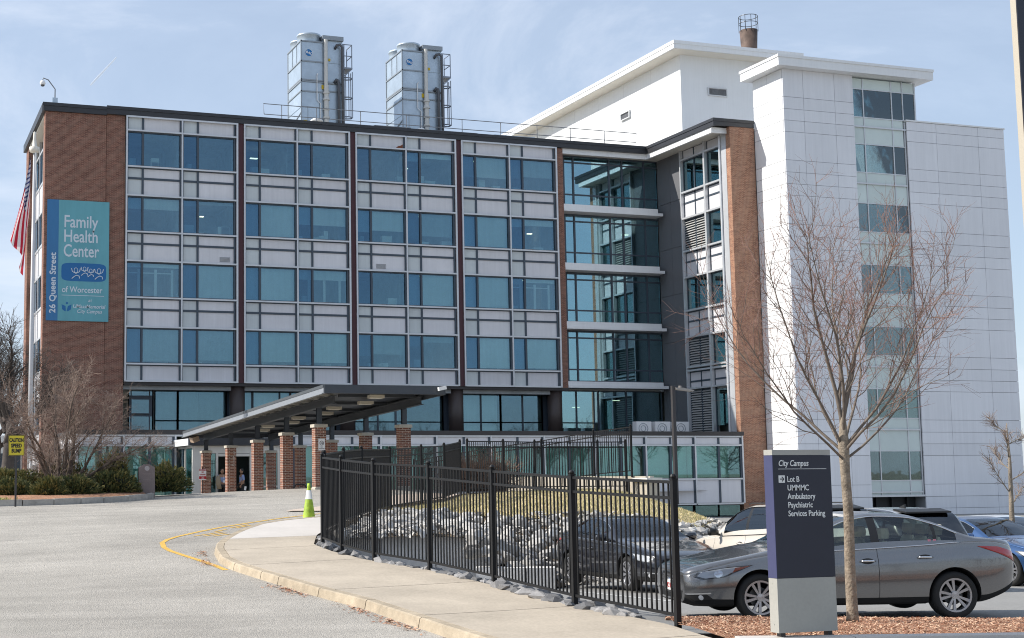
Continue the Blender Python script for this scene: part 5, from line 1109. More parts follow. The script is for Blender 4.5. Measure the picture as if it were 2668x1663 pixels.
part('prohibition_ring', M_blk, ns, lambda b: (b.tube([(nx+.075*math.cos(a), ny-.01, 2.99+.075*math.sin(a)) for a in splitm(0, 2*math.pi, 22)], .009, 4), b.bar((nx-.05, ny-.01, 3.04), (nx+.05, ny-.01, 2.94), .012, .004, (0, 1, 0)), b.box(nx-.045, nx+.04, ny-.008, ny-.006, 2.975, 2.995), b.tube([(nx+.03, ny-.01, 3.0), (nx+.035, ny-.01, 3.02), (nx+.02, ny-.01, 3.035)], .005, 4)))
for s, z in (('NO', 2.83), ('SMOKING', 2.77)): text('sign_lettering', s, M_blk, ns, (nx, ny-.008, z), .05, align='CENTER')
ms = thing('marker_stone', 'reddish granite marker stone with a round medallion between two yew shrubs', 'stone marker', (8.93, 47.9, 1.05)); mx0, my0 = 8.93, 47.9; z0 = Hs(mx0, my0)
part('stone', mat('red_granite', (.20, .155, .145), .6, 0, .15, 30, .1, 3), ms, lambda b: b.prism([(mx0-.285, my0, z0-.1), (mx0+.285, my0, z0-.1), (mx0+.275, my0, z0+.95), (mx0+.20, my0, z0+1.0), (mx0+.08, my0, z0+1.06), (mx0-.08, my0, z0+1.06), (mx0-.20, my0, z0+1.0), (mx0-.275, my0, z0+.95)], (0, .2, 0)))
part('medallion', mat('medallion_grey', (.42, .37, .36), .6, 0, .2, 40), ms, lambda b: b.cyl((mx0, my0-.012, z0+.92), (mx0, my0, z0+.92), .085, n=20))
part('engraving', mat('engraved_line', (.27, .215, .205), .7), ms, lambda b: [b.box(mx0-w, mx0+w, my0-.004, my0, z, z+.012) for z, w in ((z0+.74, .15), (z0+.69, .12), (z0+.58, .16), (z0+.53, .13), (z0+.48, .16))])
# campus sign
M_nav = mat('navy_panel', (.022, .024, .038), .42, 0, .08, 2, spec=.4); M_navs = mat('blue_side', (.045, .050, .12), .5, 0, .06, 6); M_put = mat('putty_panel', (.36, .35, .315), .5, 0, .05, 2.5, .04, 30)
SX0, SX1, SY0, SY1 = 9.275, 10.03, 12.87, 13.02
sg = thing('campus_sign', 'tall navy and grey City Campus direction sign in the mulch beside the bare tree', 'sign', (9.65, 12.95, 0))
part('lower_panel', M_put, sg, lambda b: b.box(SX0, SX1, SY0, SY1, .075, .655))
part('navy_face', M_nav, sg, lambda b: b.box(SX0+.004, SX1, SY0-.002, SY1, .658, 1.985))
part('blue_edge', M_navs, sg, lambda b: b.box(SX0-.002, SX0+.004, SY0-.002, SY1, .658, 1.985))
part('top_cap', M_put, sg, lambda b: b.box(SX0, SX1, SY0, SY1, 1.987, 2.045))
for x in (SX0+.05, SX1-.1): part('foot', M_post, sg, lambda b: b.box(x, x+.06, SY0+.04, SY1-.04, -.12, .075))
M_sw = mat('sign_white', (.72, .72, .70), .5)
text('sign_lettering', 'City Campus', M_sw, sg, (SX0+.07, SY0-.005, 1.868), .092, shear=.22, width=.385, bold=.0008)
part('sign_rule', M_sw, sg, lambda b: b.box(SX0+.07, SX1-.06, SY0-.004, SY0-.002, 1.833, 1.838))
for k, (s, w) in enumerate((('Lot B', .155), ('UMMMC', .275), ('Ambulatory', .36), ('Psychiatric', .315), ('Services Parking', .475))): text('sign_lettering', s, M_sw, sg, (SX0+.175, SY0-.005, 1.695-.093*k), .088, width=w, bold=.0008)
ar = part('arrow_plate', M_sw, sg, lambda b: b.box(SX0+.07, SX0+.15, SY0-.004, SY0-.002, 1.686, 1.766))
part('arrow', M_nav, sg, lambda b: (b.box(SX0+.085, SX0+.128, SY0-.007, SY0-.004, 1.721, 1.731), b.bar((SX0+.136, SY0-.0055, 1.726), (SX0+.112, SY0-.0055, 1.751), .009, .003, (0, 1, 0)), b.bar((SX0+.136, SY0-.0055, 1.726), (SX0+.112, SY0-.0055, 1.701), .009, .003, (0, 1, 0))))
part('screw', M_put, sg, lambda b: [b.cyl((SX0-.004, SY0+.08, z), (SX0, SY0+.08, z), .006, n=8) for z in (.16, .6)])

# cone
M_lime = mat('lime_plastic', (.36, .52, .035), .55, 0, .32, 9, .25, 3); M_refl = mat('cone_collar', (.62, .62, .60), .5)
cx, cy = 10.18, 32.9; cz = Hr(cx, cy)+.01
cn = thing('traffic_cone', 'lime green traffic cone with a pale collar on the road by the pavement end', 'traffic cone', (cx, cy, cz))
part('base_plate', M_lime, cn, lambda b: b.box(cx-.2, cx+.2, cy-.2, cy+.2, cz, cz+.035))
part('cone_body', M_lime, cn, lambda b: b.lathe([(.165, cz+.035), (.155, cz+.07), (.098, cz+.46), (.096, cz+.465), (.06, cz+.70), (.04, cz+.84), (.034, cz+.92), (.02, cz+.92), (.015, cz+.8)], (cx, cy, 0), 24), True)
part('collar', M_refl, cn, lambda b: b.lathe([(.091, cz+.53), (.089, cz+.53), (.058, cz+.75), (.055, cz+.75)], (cx, cy, 0), 24), True)
# lamps
lx, ly = 31.7, 50.6; lp_ = thing('street_lamp', 'slim grey light pole with a flat lamp head in front of the grey metal wall', 'street lamp', (lx, ly, 1))
part('pole', M_post, lp_, lambda b: b.box(lx-.07, lx+.07, ly-.07, ly+.07, .5, 5.45)); part('lamp_head', mat('lamp_head_grey', (.35, .32, .29), .5), lp_, lambda b: (b.prism([(lx+.07, ly-.15, 5.30), (lx+.9, ly-.15, 5.22), (lx+.95, ly-.15, 5.27), (lx+.4, ly-.15, 5.37), (lx+.07, ly-.15, 5.37)], (0, .3, 0)), b.box(lx+.3, lx+.4, ly-.03, ly+.03, 5.36, 5.46)))
lx, ly = 6.05, 50.2; lp_ = thing('street_lamp', 'dark flat lamp head on a thin pole showing through the multi-stemmed tree', 'street lamp', (lx, ly, 1))
part('pole', M_post, lp_, lambda b: b.cyl((lx, ly, .8), (lx, ly, 4.9), .045, n=8)); part('lamp_head', M_blk, lp_, lambda b: b.prism([(lx-.02, ly-.13, 4.86), (lx+.10, ly-.13, 4.97), (lx+.5, ly-.13, 5.03), (lx+.52, ly-.13, 4.97), (lx+.2, ly-.13, 4.88)], (0, .26, 0)))
lx, ly = 13.17, 13.0; lp_ = thing('pole_sign', 'tall dark faced sign post with a pale edge at the upper right picture corner', 'sign post', (lx, ly, 0))
part('post', mat('pale_pole', (.46, .41, .33), .5), lp_, lambda b: b.box(lx, lx+.35, ly+.012, ly+.10, -.3, 9.5)); part('dark_face', M_nav, lp_, lambda b: b.box(lx+.004, lx+.346, ly, ly+.012, 3.0, 9.5))

# bicycle stand by the shaded pillar
rk = thing('bicycle_stand', 'dark looped bicycle stand at the foot of the shaded back-row pillar', 'bicycle stand', (18.2, 60.5, .9))
part('loop', M_post, rk, lambda b: b.tube([(18.0, 60.5, .8), (18.0, 60.5, 1.25), (18.12, 60.5, 1.42), (18.5, 60.5, 1.42), (18.62, 60.5, 1.25), (18.62, 60.5, .8)], .03, 6))
tb_ = thing('waste_bin', 'dark blue waste bin behind the fence between two brick pillars', 'waste bin', (17.6, 50.2, 1.3))
part('bin_body', mat('bin_blue', (.012, .016, .035), .5), tb_, lambda b: b.prism([(17.5, 50.2, 1.2), (18.1, 50.2, 1.2), (18.18, 50.2, 2.3), (17.42, 50.2, 2.3)], (0, .7, 0))); part('bin_lid', mat('bin_lid', (.008, .01, .02), .5), tb_, lambda b: b.box(17.38, 18.22, 50.15, 50.95, 2.3, 2.42))
# annex far left
an = thing('low_annex', 'low white annex with dark windows at the far left behind the trees', 'building', (0, 104, 0))
part('wall', M_white, an, lambda b: b.box(-12, 11.5, 104, 112, -1, 4.4)); part('roof_edge', M_white, an, lambda b: b.box(-12.2, 11.7, 103.7, 112, 4.4, 4.9))
for k in range(9): boxo('window', M_mull, -11+2.4*k, -9.2+2.4*k, 103.95, 104.0, 1.0, 3.6, an)
# contrail
b = MB(); p0, p1 = Vector((1255, 8820, 2540)), Vector((1412, 8745, 2720)); b.tube([p0, p0.lerp(p1, .3), p1], [5, 8, 4], 6); ctm = glass('contrail_vapour', (1, 1, 1), .0); _n = ctm.node_tree.nodes; _d = _n.new('ShaderNodeBsdfDiffuse'); _d.inputs[0].default_value = (.9, .9, .9, 1); _m = [q for q in _n if q.type == 'MIX_SHADER'][0]; ctm.node_tree.links.new(_d.outputs[0], _m.inputs[2]); [ctm.node_tree.links.remove(l_) for l_ in list(_m.inputs[0].links)]; _m.inputs[0].default_value = .45
tag(b.build('contrail', ctm, None, p0), 'short white aircraft trail high in the sky above the brick corner', 'contrail')

# ------------------------------------------------------------------ people in the entrance
def person(label, x, y, z, shirt, trousers, turn, paper):
    t = thing('person', label, 'person', (x, y, z)); J = {}
    s = 1
    v = [(0, 0, .98, .15), (0, 0, 1.15, .15), (0, 0, 1.38, .165), (0, 0, 1.52, .075), (.19, 0, 1.42, .07), (.25, .03, 1.15, .055), (.22, -.12, .93, .042), (-.19, 0, 1.42, .07), (-.25, .03, 1.15, .055), (-.2, -.10, .93, .042),
         (.10, 0, .90, .105), (.11, -.02, .50, .075), (.11, .02, .10, .05), (.12, -.12, .04, .045), (-.10, 0, .90, .105), (-.11, .02, .50, .075), (-.11, .04, .10, .05), (-.12, -.10, .04, .045)]
    e = [(0, 1), (1, 2), (2, 3), (2, 4), (4, 5), (5, 6), (2, 7), (7, 8), (8, 9), (0, 10), (10, 11), (11, 12), (12, 13), (0, 14), (14, 15), (15, 16), (16, 17)]
    def skin(name, idx, mt, scale=1.0):
        me = bpy.data.meshes.new(name); mp_ = {k: i for i, k in enumerate(idx)}
        me.from_pydata([v[k][:3] for k in idx], [(mp_[a], mp_[c]) for a, c in e if a in mp_ and c in mp_], []); o = bpy.data.objects.new('tmp', me); COL.objects.link(o)
        m = o.modifiers.new('s', 'SKIN'); m.use_smooth_shade = True
        for i, k in enumerate(idx): me.skin_vertices[0].data[i].radius = (v[k][3]*scale*(1.15 if k < 3 else 1), v[k][3]*scale*(.8 if k < 3 else 1))
        me.skin_vertices[0].data[0].use_root = True; o.modifiers.new('b', 'SUBSURF').levels = 2; bpy.context.view_layer.update()
        m2 = bpy.data.meshes.new_from_object(o.evaluated_get(bpy.context.evaluated_depsgraph_get())); bpy.data.objects.remove(o)
        m2.materials.clear(); m2.materials.append(mt); m2.transform(Matrix.Rotation(turn, 4, 'Z')); m2.name = name; return link(name, m2, t)
    skin('body', list(range(18)), M_skin)
    skin('shirt', [0, 1, 2, 4, 5, 7, 8], shirt, 1.09); skin('trousers', [0, 10, 11, 12, 14, 15, 16], trousers, 1.12)
    Rz = Matrix.Rotation(turn, 4, 'Z')
    def loc(b, nm_, mt, sm=True): me = b.mesh(nm_, mt, (0, 0, 0), sm); me.transform(Rz); return link(nm_, me, t)
    b = MB(); b.lathe([(.001, 1.52), (.055, 1.53), (.075, 1.58), (.088, 1.65), (.085, 1.72), (.055, 1.77), (.001, 1.785)], (0, -.02, 0), 16)
    b.lathe([(.012, -.02), (.02, .0), (.001, .03)], (0, -.112, 1.645), 8)
    for s_ in (-1, 1): b.lathe([(.001, -.03), (.02, 0), (.001, .03)], (.088*s_, -.01, 1.65), 6)
    loc(b, 'head', M_skin)
    b = MB(); b.lathe([(.092, 1.66), (.094, 1.72), (.06, 1.785), (.001, 1.80)], (0, -.005, 0), 14); loc(b, 'hair', M_hair)
    b = MB()
    for s_ in (-1, 1): b.cyl((.03*s_, -.105, 1.665), (.03*s_, -.095, 1.665), .009, n=8)
    b.box(-.025, .025, -.108, -.10, 1.595, 1.602); loc(b, 'eyes_and_mouth', M_hair, False)
    b = MB()
    for s_, px, py in ((1, .22, -.12), (-1, -.2, -.10)):
        b.obox((px, py-.02, .88), (.018, 0, 0), (0, .035, 0), (0, 0, .045))
        for k in range(4): b.tube([(px, py-.05+.021*k, .84), (px, py-.055+.021*k, .80), (px-.012*s_, py-.055+.021*k, .765+.008*abs(k-1.5))], .009, 5)
        b.tube([(px-.01*s_, py-.06, .89), (px-.015*s_, py-.085, .86), (px-.02*s_, py-.085, .83)], .010, 5)
    loc(b, 'hands', M_skin)
    return t
M_skin = mat('skin', (.30, .17, .11), .6); M_hair = mat('dark_hair', (.02, .016, .014), .7); M_shirt = mat('blue_shirt', (.22, .29, .48), .8); M_trs = mat('black_trousers', (.012, .012, .014), .8)
pr = person('person in a tan jacket and blue shirt with white badge, standing in the doorway', 17.28, 71.3, .42, M_shirt, M_trs, .2, False)
part('jacket', mat('tan_jacket', (.30, .235, .16), .85), pr, lambda b: (b.tube([(17.08, 71.22, 1.85), (17.07, 71.18, 1.5), (17.10, 71.16, 1.15)], [.09, .12, .13], 8), b.tube([(17.0, 71.2, 1.8), (16.98, 71.2, 1.5), (17.0, 71.15, 1.3)], [.07, .07, .06], 7)), True)
part('badge', M_wht, pr, lambda b: (b.box(17.3, 17.38, 71.08, 71.09, 1.48, 1.6), b.tube([(17.28, 71.1, 1.9), (17.34, 71.09, 1.6)], .006, 4)))
pr = person('person in a blue shirt and black trousers holding a white paper, beside the scuffed pillar', 18.3, 71.1, .42, M_shirt, M_trs, -1.5, True)
part('paper', M_wht, pr, lambda b: b.obox((18.42, 70.98, 1.18), (.02, 0, .10), (0, .012, 0), (-.09, 0, .02)))
# ------------------------------------------------------------------ cars
M_tyre = mat('tyre_rubber', (.012, .012, .012), .8, 0, .1, 20); M_rim = mat('alloy_rim', (.50, .50, .52), .25, .85); M_chrome = mat('chrome', (.65, .66, .68), .12, 1.0)
M_trimb = mat('black_trim', (.010, .010, .011), .45); M_well = mat('wheel_well', (.006, .006, .006), .9)
G_car = glass('car_glass', (.76, .84, .79), .03, (.85, .92, 1)); G_cardark = glass('dark_car_glass', (.10, .11, .12), .06, (.85, .92, 1))
M_lens = glass('lamp_lens_clear', (.90, .92, .94), .03, (1, 1, 1)); M_redl = mat('tail_red', (.38, .008, .012), .15, 0, coat=1); M_amb = mat('amber_lens', (.60, .09, .02), .2, coat=1)
M_seat = mat('beige_seat', (.66, .60, .46), .7); M_seatd = mat('dark_seat', (.04, .04, .042), .7); M_lampin = mat('lamp_reflector', (.62, .63, .65), .25, .25)
M_plate = mat('plate_white', (.75, .74, .72), .5); M_pred = mat('plate_red', (.42, .05, .05), .5)
def paint(name, c, metal=.55, rough=.30): return mat(name, c, rough, metal, coat=1, obj=True)
def sm(p): # smooth monotone-ish sampling
    xs = np.array([q[0] for q in p], float); ys = np.array([q[1] for q in p], float); m = np.zeros(len(xs)); d = np.diff(ys)/np.diff(xs)
    m[1:-1] = np.where(d[:-1]*d[1:] > 0, 2*d[:-1]*d[1:]/(d[:-1]+d[1:]+1e-12), 0); m[0], m[-1] = d[0], d[-1]
    def f(x):
        x = min(max(x, xs[0]), xs[-1]); i = min(int(np.searchsorted(xs, x, side='right'))-1, len(xs)-2); h = xs[i+1]-xs[i]; t = (x-xs[i])/h
        return float((2*t**3-3*t*t+1)*ys[i]+(t**3-2*t*t+t)*h*m[i]+(-2*t**3+3*t*t)*ys[i+1]+(t**3-t*t)*h*m[i+1])
    return f
SEDAN = dict(L=4.89, FO=1.03, WB=2.85, WR=.335, tw=.235,
  top=[(0.0, 0.66), (0.071, 0.71), (0.295, 0.775), (0.8, 0.87), (1.25, 0.955), (1.52, 1.0), (1.7, 1.085), (2.1, 1.285), (2.45, 1.405), (2.85, 1.45), (3.25, 1.435), (3.65, 1.345), (4.05, 1.185), (4.3, 1.1), (4.6, 1.08), (4.8, 1.05), (4.89, 0.98)],
  belt=[(0.0, 0.6), (0.118, 0.64), (0.473, 0.735), (1.0, 0.845), (1.5, 0.9), (2.5, 0.935), (3.5, 0.985), (4.0, 1.02), (4.4, 1.03), (4.75, 0.98), (4.89, 0.9)],
  hw=[(0.0, 0.66), (0.059, 0.75), (0.177, 0.81), (0.414, 0.862), (0.8, 0.895), (1.2, 0.905), (2.5, 0.91), (3.8, 0.91), (4.2, 0.905), (4.5, 0.88), (4.7, 0.83), (4.82, 0.76), (4.89, 0.66)],
  bot=[(0.0, 0.25), (0.142, 0.2), (0.7, 0.19), (2.5, 0.19), (4.3, 0.21), (4.65, 0.3), (4.89, 0.42)], tumble=.46,
  win=[(2.02, 2.70), (2.82, 3.62), (3.67, 3.96)], seams=[1.60, 2.76, 3.65], ws=(1.60, 2.38), rg=(3.40, 4.22))
SUV = dict(L=4.75, FO=.9, WB=2.79, WR=.36, tw=.24,
  top=[(0, .80), (.06, .88), (.3, .96), (.8, 1.05), (1.15, 1.10), (1.35, 1.17), (1.8, 1.46), (2.15, 1.62), (2.6, 1.70), (3.4, 1.705), (4.05, 1.66), (4.35, 1.58), (4.55, 1.25), (4.68, 1.05), (4.75, .95)],
  belt=[(0, .74), (.1, .79), (.5, .92), (1.0, 1.0), (1.6, 1.05), (3, 1.10), (4.2, 1.16), (4.6, 1.06), (4.75, .88)],
  hw=[(0, .66), (.05, .76), (.2, .84), (.5, .90), (1.0, .925), (3.6, .925), (4.3, .90), (4.6, .84), (4.75, .72)],
  bot=[(0, .30), (.2, .24), (.8, .24), (4.0, .25), (4.5, .34), (4.75, .45)], tumble=.34,
  win=[(1.72, 2.52), (2.62, 3.48), (3.58, 4.22)], seams=[1.40, 2.57, 3.53], ws=(1.40, 2.10), rg=(4.28, 4.62))
def sect(K, s, F):
    zb, zs, zt, w = F['bot'](s), F['belt'](s), F['top'](s), F['hw'](s); zs = min(zs, zt-.02); h = zt-zs
    P_ = [(0, zb), (.78*w, zb), (.92*w, zb+.035), (.965*w, zb+.11)]; z0 = zb+.11
    for k in range(1, 10):
        f = k/9; z = z0+(zs-z0)*f; bulge = .965+.035*math.sin(math.pi*min(1, f*1.08))-.012*(f > .86)-.03*max(0, f-.75)**1.0*1.2; crease = .006*math.exp(-((f-.80)/.05)**2)
        P_.append((w*bulge+crease, z))
    yb = P_[-1][0]; P_[-1] = (yb, zs); P_.append((yb-.022, zs+min(.014, h*.3)))
    yb -= .022; zb2 = zs+min(.014, h*.3); tm = K['tumble']; ze = zt-min(.055, h*.35); yt = yb-tm*(ze-zb2)
    for k in range(1, 6):
        g_ = k/5; P_.append((yb+(yt-yb)*g_+.03*math.sin(math.pi*g_)*min(1, h/.4), zb2+(ze-zb2)*g_))
    P_ += [(yt-.05*min(1, h/.2)-.01, ze+(zt-ze)*.62), (yt*.80, zt-.012*min(1, h/.1)), (yt*.5, zt-.003), (0, zt)]
    return P_
def car(label, K, pos, heading, pm_, seatm, gl=None, scale=1, group=None, rim_spokes=10, plate=None, detail='q', roofm=None, zs=1):
    t = thing('parked_car', label, 'car', (0, 0, 0), group); F = {k: sm(K[k]) for k in ('top', 'belt', 'hw', 'bot')}; L = K['L']; gl = gl or G_car
    S_ = set(np.round(np.linspace(0, L, 74), 3)); S_ |= {0, .02, .05, .09, L-.02, L-.05, L-.09}
    for x in K['seams']: S_ = {q for q in S_ if abs(q-x) > .022}; S_ |= {x-.005, x+.005}
    for a, c in K['win']:
        for x in (a, c): S_ = {q for q in S_ if abs(q-x) > .018}; S_.add(x)
    S_ = sorted(S_); half = [sect(K, s, F) for s in S_]; nh = len(half[0]); V = []; n = 2*nh-2
    for s, h in zip(S_, half):
        x = L/2-s
        V += [(x, y, z) for (y, z) in h]+[(x, -y, z) for (y, z) in reversed(h[1:-1])]
    Fc, mi = [], []
    SL = ['paint', 'glass', 'wscreen', 'rglass', 'well', 'seam', 'pillar', 'doorf', 'doorr', 'roof']; ix = {k: i for i, k in enumerate(SL)}
    for i in range(len(S_)-1):
        sm_ = (S_[i]+S_[i+1])/2; hgt = F['top'](sm_)-F['belt'](sm_)
        for j in range(n):
            k2 = (j+1) % n; jj = j if j < nh-1 else n-1-j     # row index on the half section
            Fc.append((i*n+j, i*n+k2, (i+1)*n+k2, (i+1)*n+j)); m = 'paint'
            if 14 <= jj <= 17 and any(a-1e-4 <= sm_ <= c+1e-4 for a, c in K['win']) and hgt > .14: m = 'glass'
            elif 13 <= jj <= 18 and K['win'][0][0] <= sm_ <= K['win'][-1][1] and hgt > .14 and jj in (14, 15, 16, 17): m = 'pillar'
            elif jj >= 19 and K['ws'][0]+.03 < sm_ < K['ws'][1]: m = 'wscreen'
            elif jj >= 19 and K['rg'][0] < sm_ < K['rg'][1]-.06: m = 'rglass'
            elif 3 <= jj <= 12 and any(abs(sm_-x) < .004 for x in K['seams']): m = 'seam'
            elif jj <= 2: m = 'well'
            elif 4 <= jj <= 12 and K['seams'][0] < sm_ < K['seams'][1]: m = 'doorf'
            elif 4 <= jj <= 12 and K['seams'][1] < sm_ < K['seams'][2]: m = 'doorr'
            elif roofm and jj >= 19 and hgt > .4: m = 'roof'
            mi.append(ix[m])
    Fc.append(tuple(range(n))[::-1]); mi.append(0); b0 = (len(S_)-1)*n; Fc.append(tuple(b0+k for k in range(n))); mi.append(0)
    V = [(x, y, z*zs) for x, y, z in V]
    me = bpy.data.meshes.new('body'); me.from_pydata(V, [], Fc); mats = [pm_, gl, gl, gl, M_well, M_trimb, M_trimb, pm_, pm_, roofm or pm_]
    for q in mats: me.materials.append(q)
    me.polygons.foreach_set('material_index', mi); me.update()
    bm = bmesh.new(); bm.from_mesh(me); bmesh.ops.recalc_face_normals(bm, faces=bm.faces); bm.to_mesh(me)
    bvh = BVHTree.FromBMesh(bm); bm.free()
    o = bpy.data.objects.new('tmp', me); COL.objects.link(o); cut = []
    for s in (K['FO'], K['FO']+K['WB']):
        for sg_ in (1, -1):
            cb = MB(); cb.lathe([(0.001, sg_*.62), (K['WR']+.055, sg_*.62), (K['WR']+.055, sg_*1.3), (.001, sg_*1.3)], (L/2-s, 0, K['WR']+.01), 36, 'y'); cm = cb.mesh('cut', [M_well]*5)
            cm.polygons.foreach_set('material_index', [4]*len(cm.polygons)); q = bmesh.new(); q.from_mesh(cm); bmesh.ops.remove_doubles(q, verts=q.verts, dist=.002); bmesh.ops.recalc_face_normals(q, faces=q.faces); q.to_mesh(cm); q.free()
            c = bpy.data.objects.new('cut', cm); COL.objects.link(c); cut.append(c); md = o.modifiers.new('b', 'BOOLEAN'); md.operation = 'DIFFERENCE'; md.object = c; md.solver = 'EXACT'
    bpy.context.view_layer.update(); ev = bpy.data.meshes.new_from_object(o.evaluated_get(bpy.context.evaluated_depsgraph_get()))
    for c in cut+[o]: bpy.data.objects.remove(c)
    def sub(name, keys, ms, split=None, thick=0):
        ids = {ix[k] for k in keys}; bm = bmesh.new(); bm.from_mesh(ev)
        def keep(f): return f.material_index in ids and (split is None or (f.calc_center_median().y > 0) == (split > 0))
        bmesh.ops.delete(bm, geom=[f for f in bm.faces if not keep(f)], context='FACES')
        if not bm.faces: bm.free(); return None
        if len(keys) > 1:
            for f in bm.faces: f.material_index = keys.index(SL[f.material_index])
        else:
            for f in bm.faces: f.material_index = 0
        for f in bm.faces: f.smooth = True
        for e_ in bm.edges:
            if len(e_.link_faces) == 2 and e_.calc_face_angle(0) > .6: e_.smooth = False
        me2 = bpy.data.meshes.new(name); bm.to_mesh(me2); bm.free()
        for q in ms: me2.materials.append(q)
        return link(name, me2, t)
    sub('body', ['paint', 'well', 'seam', 'pillar', 'roof'], [pm_, M_well, M_trimb, M_trimb, roofm or pm_])
    for nm_, k in (('door', 'doorf'), ('door', 'doorr')):
        for sd in (1, -1):
            d = sub(nm_, [k], [pm_], sd)
            if d:
                s = K['seams'][1]-.16 if k == 'doorf' else K['seams'][2]-.20; z = (F['belt'](s)-.145)*zs
                loc, nrm, _, _ = bvh.ray_cast(Vector((L/2-s, sd*2, z)), Vector((0, -sd, 0)))
                if loc:
                    b = MB(); b.lathe([(.002, 0), (.06, .0), (.055, .006), (.002, .008)], (0, 0, 0), 16, 'y')
                    b = MB(); rw_ = [(loc+Vector((.10*math.cos(a), sd*.003, .042*math.sin(a)))) for a in splitm(0, 2*math.pi, 18)[:-1]]; b.add(rw_, [tuple(range(18))]); cu = b.build('handle_recess', M_trimb, d)
                    b = MB(); b.tube([loc+Vector((-.11, sd*.012, 0)), loc+Vector((-.06, sd*.04, .006)), loc+Vector((.06, sd*.04, .006)), loc+Vector((.11, sd*.012, 0))], [.012, .017, .017, .012], 8); b.build('handle', M_chrome if detail == 'q' else pm_, d, smooth=True)
    for sd in (1, -1): sub('side_window', ['glass'], [gl], sd)
    sub('windshield', ['wscreen'], [gl if detail != 'q' else G_car]); sub('rear_window', ['rglass'], [gl])
    for s in (K['FO'], K['FO']+K['WB']):
        for sd in (1, -1):
            wr = K['WR']; c = Vector((L/2-s, sd*(F['hw'](s)-.015-K['tw']/2), wr)); hw = K['tw']/2; rr_ = wr*.70
            b = MB(); b.lathe([(rr_, -hw*.8), (rr_+.02, -hw), (wr-.03, -hw), (wr-.004, -hw*.78), (wr, -hw*.3), (wr, hw*.3), (wr-.004, hw*.78), (wr-.03, hw), (rr_+.02, hw), (rr_, hw*.8)], c, 40, 'y')
            b.lathe([(rr_, -hw*.7), (rr_*.98, 0), (rr_, hw*.7)], c, 40, 'y'); w = b.build('wheel', M_tyre, t, smooth=True)
            b = MB(); oy = sd*(hw-.015)
            b.lathe([(rr_+.006, oy-sd*.03), (rr_+.008, oy+sd*.006), (rr_-.018, oy+sd*.004), (rr_-.028, oy-sd*.06)], c, 40, 'y'); b.lathe([(.001, oy-sd*.005), (.055, oy-sd*.008), (.062, oy-sd*.05)], c, 20, 'y')
            for k in range(rim_spokes):
                a = 2*math.pi*k/rim_spokes+(.09 if k % 2 else -.09)+.3; u = Vector((math.cos(a), 0, math.sin(a))); v = Vector((-math.sin(a), 0, math.cos(a)))
                p0, p1 = c+u*.045+Vector((0, oy-sd*.02, 0)), c+u*(rr_-.012)+Vector((0, oy-sd*.008, 0)); d = (p1-p0)/2
                b.add([p0-v*.014, p0+v*.014, p1+v*.022, p1-v*.022]+[q-Vector((0, sd*.03, 0)) for q in (p0-v*.014, p0+v*.014, p1+v*.022, p1-v*.022)], [(0, 1, 2, 3), (4, 7, 6, 5), (0, 4, 5, 1), (1, 5, 6, 2), (2, 6, 7, 3), (3, 7, 4, 0)])
            b.build('rim', M_rim, w)
            b = MB(); b.cyl(c+Vector((0, sd*.01, 0)), c+Vector((0, sd*.02, 0)), rr_*.62, n=24); b.build('brake_disc', mat('brake_steel', (.10, .10, .10), .5, .6), w)
    def patch(name, pts, dr, m, off=.006, par=None, sides=(1, -1), div=3):
        """lay a polygon on the body along a direction"""
        out = []
        for sd in sides:
            p3 = [Vector((L/2-s, y*sd, z*zs)) for s, y, z in pts]; dd = Vector((dr[0], dr[1]*sd, dr[2])).normalized(); bm = bmesh.new(); vs = [bm.verts.new(p) for p in p3]; bm.faces.new(vs)
            bmesh.ops.triangulate(bm, faces=bm.faces); bmesh.ops.subdivide_edges(bm, edges=bm.edges, cuts=div, use_grid_fill=True); bmesh.ops.triangulate(bm, faces=bm.faces)
            for v_ in bm.verts:
                hit, nr, _, _ = bvh.ray_cast(v_.co+dd*1.5, -dd)
                if hit is None: hit, nr, _, _ = bvh.find_nearest(v_.co)
                v_.co = hit+dd*off
            bmesh.ops.recalc_face_normals(bm, faces=bm.faces); me3 = bpy.data.meshes.new(name)
            for f in bm.faces: f.smooth = True
            if sum(f.normal.dot(dd) for f in bm.faces) < 0: bmesh.ops.reverse_faces(bm, faces=bm.faces)
            bm.to_mesh(me3); bm.free(); me3.materials.append(m); out.append(link(name, me3, par or t))
        return out
    zt = lambda s: F['top'](s); zbt = lambda s: F['belt'](s)
    hz = zbt(.4)
    if detail == 'q':
        HL = [(.10, .74, .60), (.22, .82, .565), (.50, .89, .60), (.92, .90, .765), (.55, .87, .735), (.18, .74, .665)]
    else: HL = [(.12, .62, hz-.10), (.25, .76, hz-.16), (.55, .88, hz-.12), (.82, .9, hz+.03), (.5, .85, hz+.01), (.2, .68, hz-.03)]
    for h in patch('headlight', HL, (1, 1.3, .1), M_trimb, .004): pass
    def shrink(P_, f): c = [sum(q[i] for q in P_)/len(P_) for i in range(3)]; return [tuple(c[i]+(q[i]-c[i])*f for i in range(3)) for q in P_]
    inn = shrink(HL, .82); patch('headlight_reflector', inn, (1, 1.3, .1), M_lampin, .008)
    if detail == 'q':
        patch('indicator_lens', [(.62, .89, .66), (.88, .9, .755), (.66, .88, .725)], (1, 1.3, .1), M_amb, .011); patch('headlight_projector', [(.42+.07*math.cos(a), .87, .645+.05*math.sin(a)) for a in splitm(0, 2*math.pi, 10)[:-1]], (1, 1.3, .1), M_chrome, .011)
    patch('headlight_cover', shrink(HL, .98), (1, 1.3, .1), M_lens, .014)
    zc = zbt(0); gw = .40
    GR = [(0, -gw*.8, zc+.02), (0, gw*.8, zc+.02), (0, gw, zc-.06), (0, gw*.62, zc-.26), (0, -gw*.62, zc-.26), (0, -gw, zc-.06)]
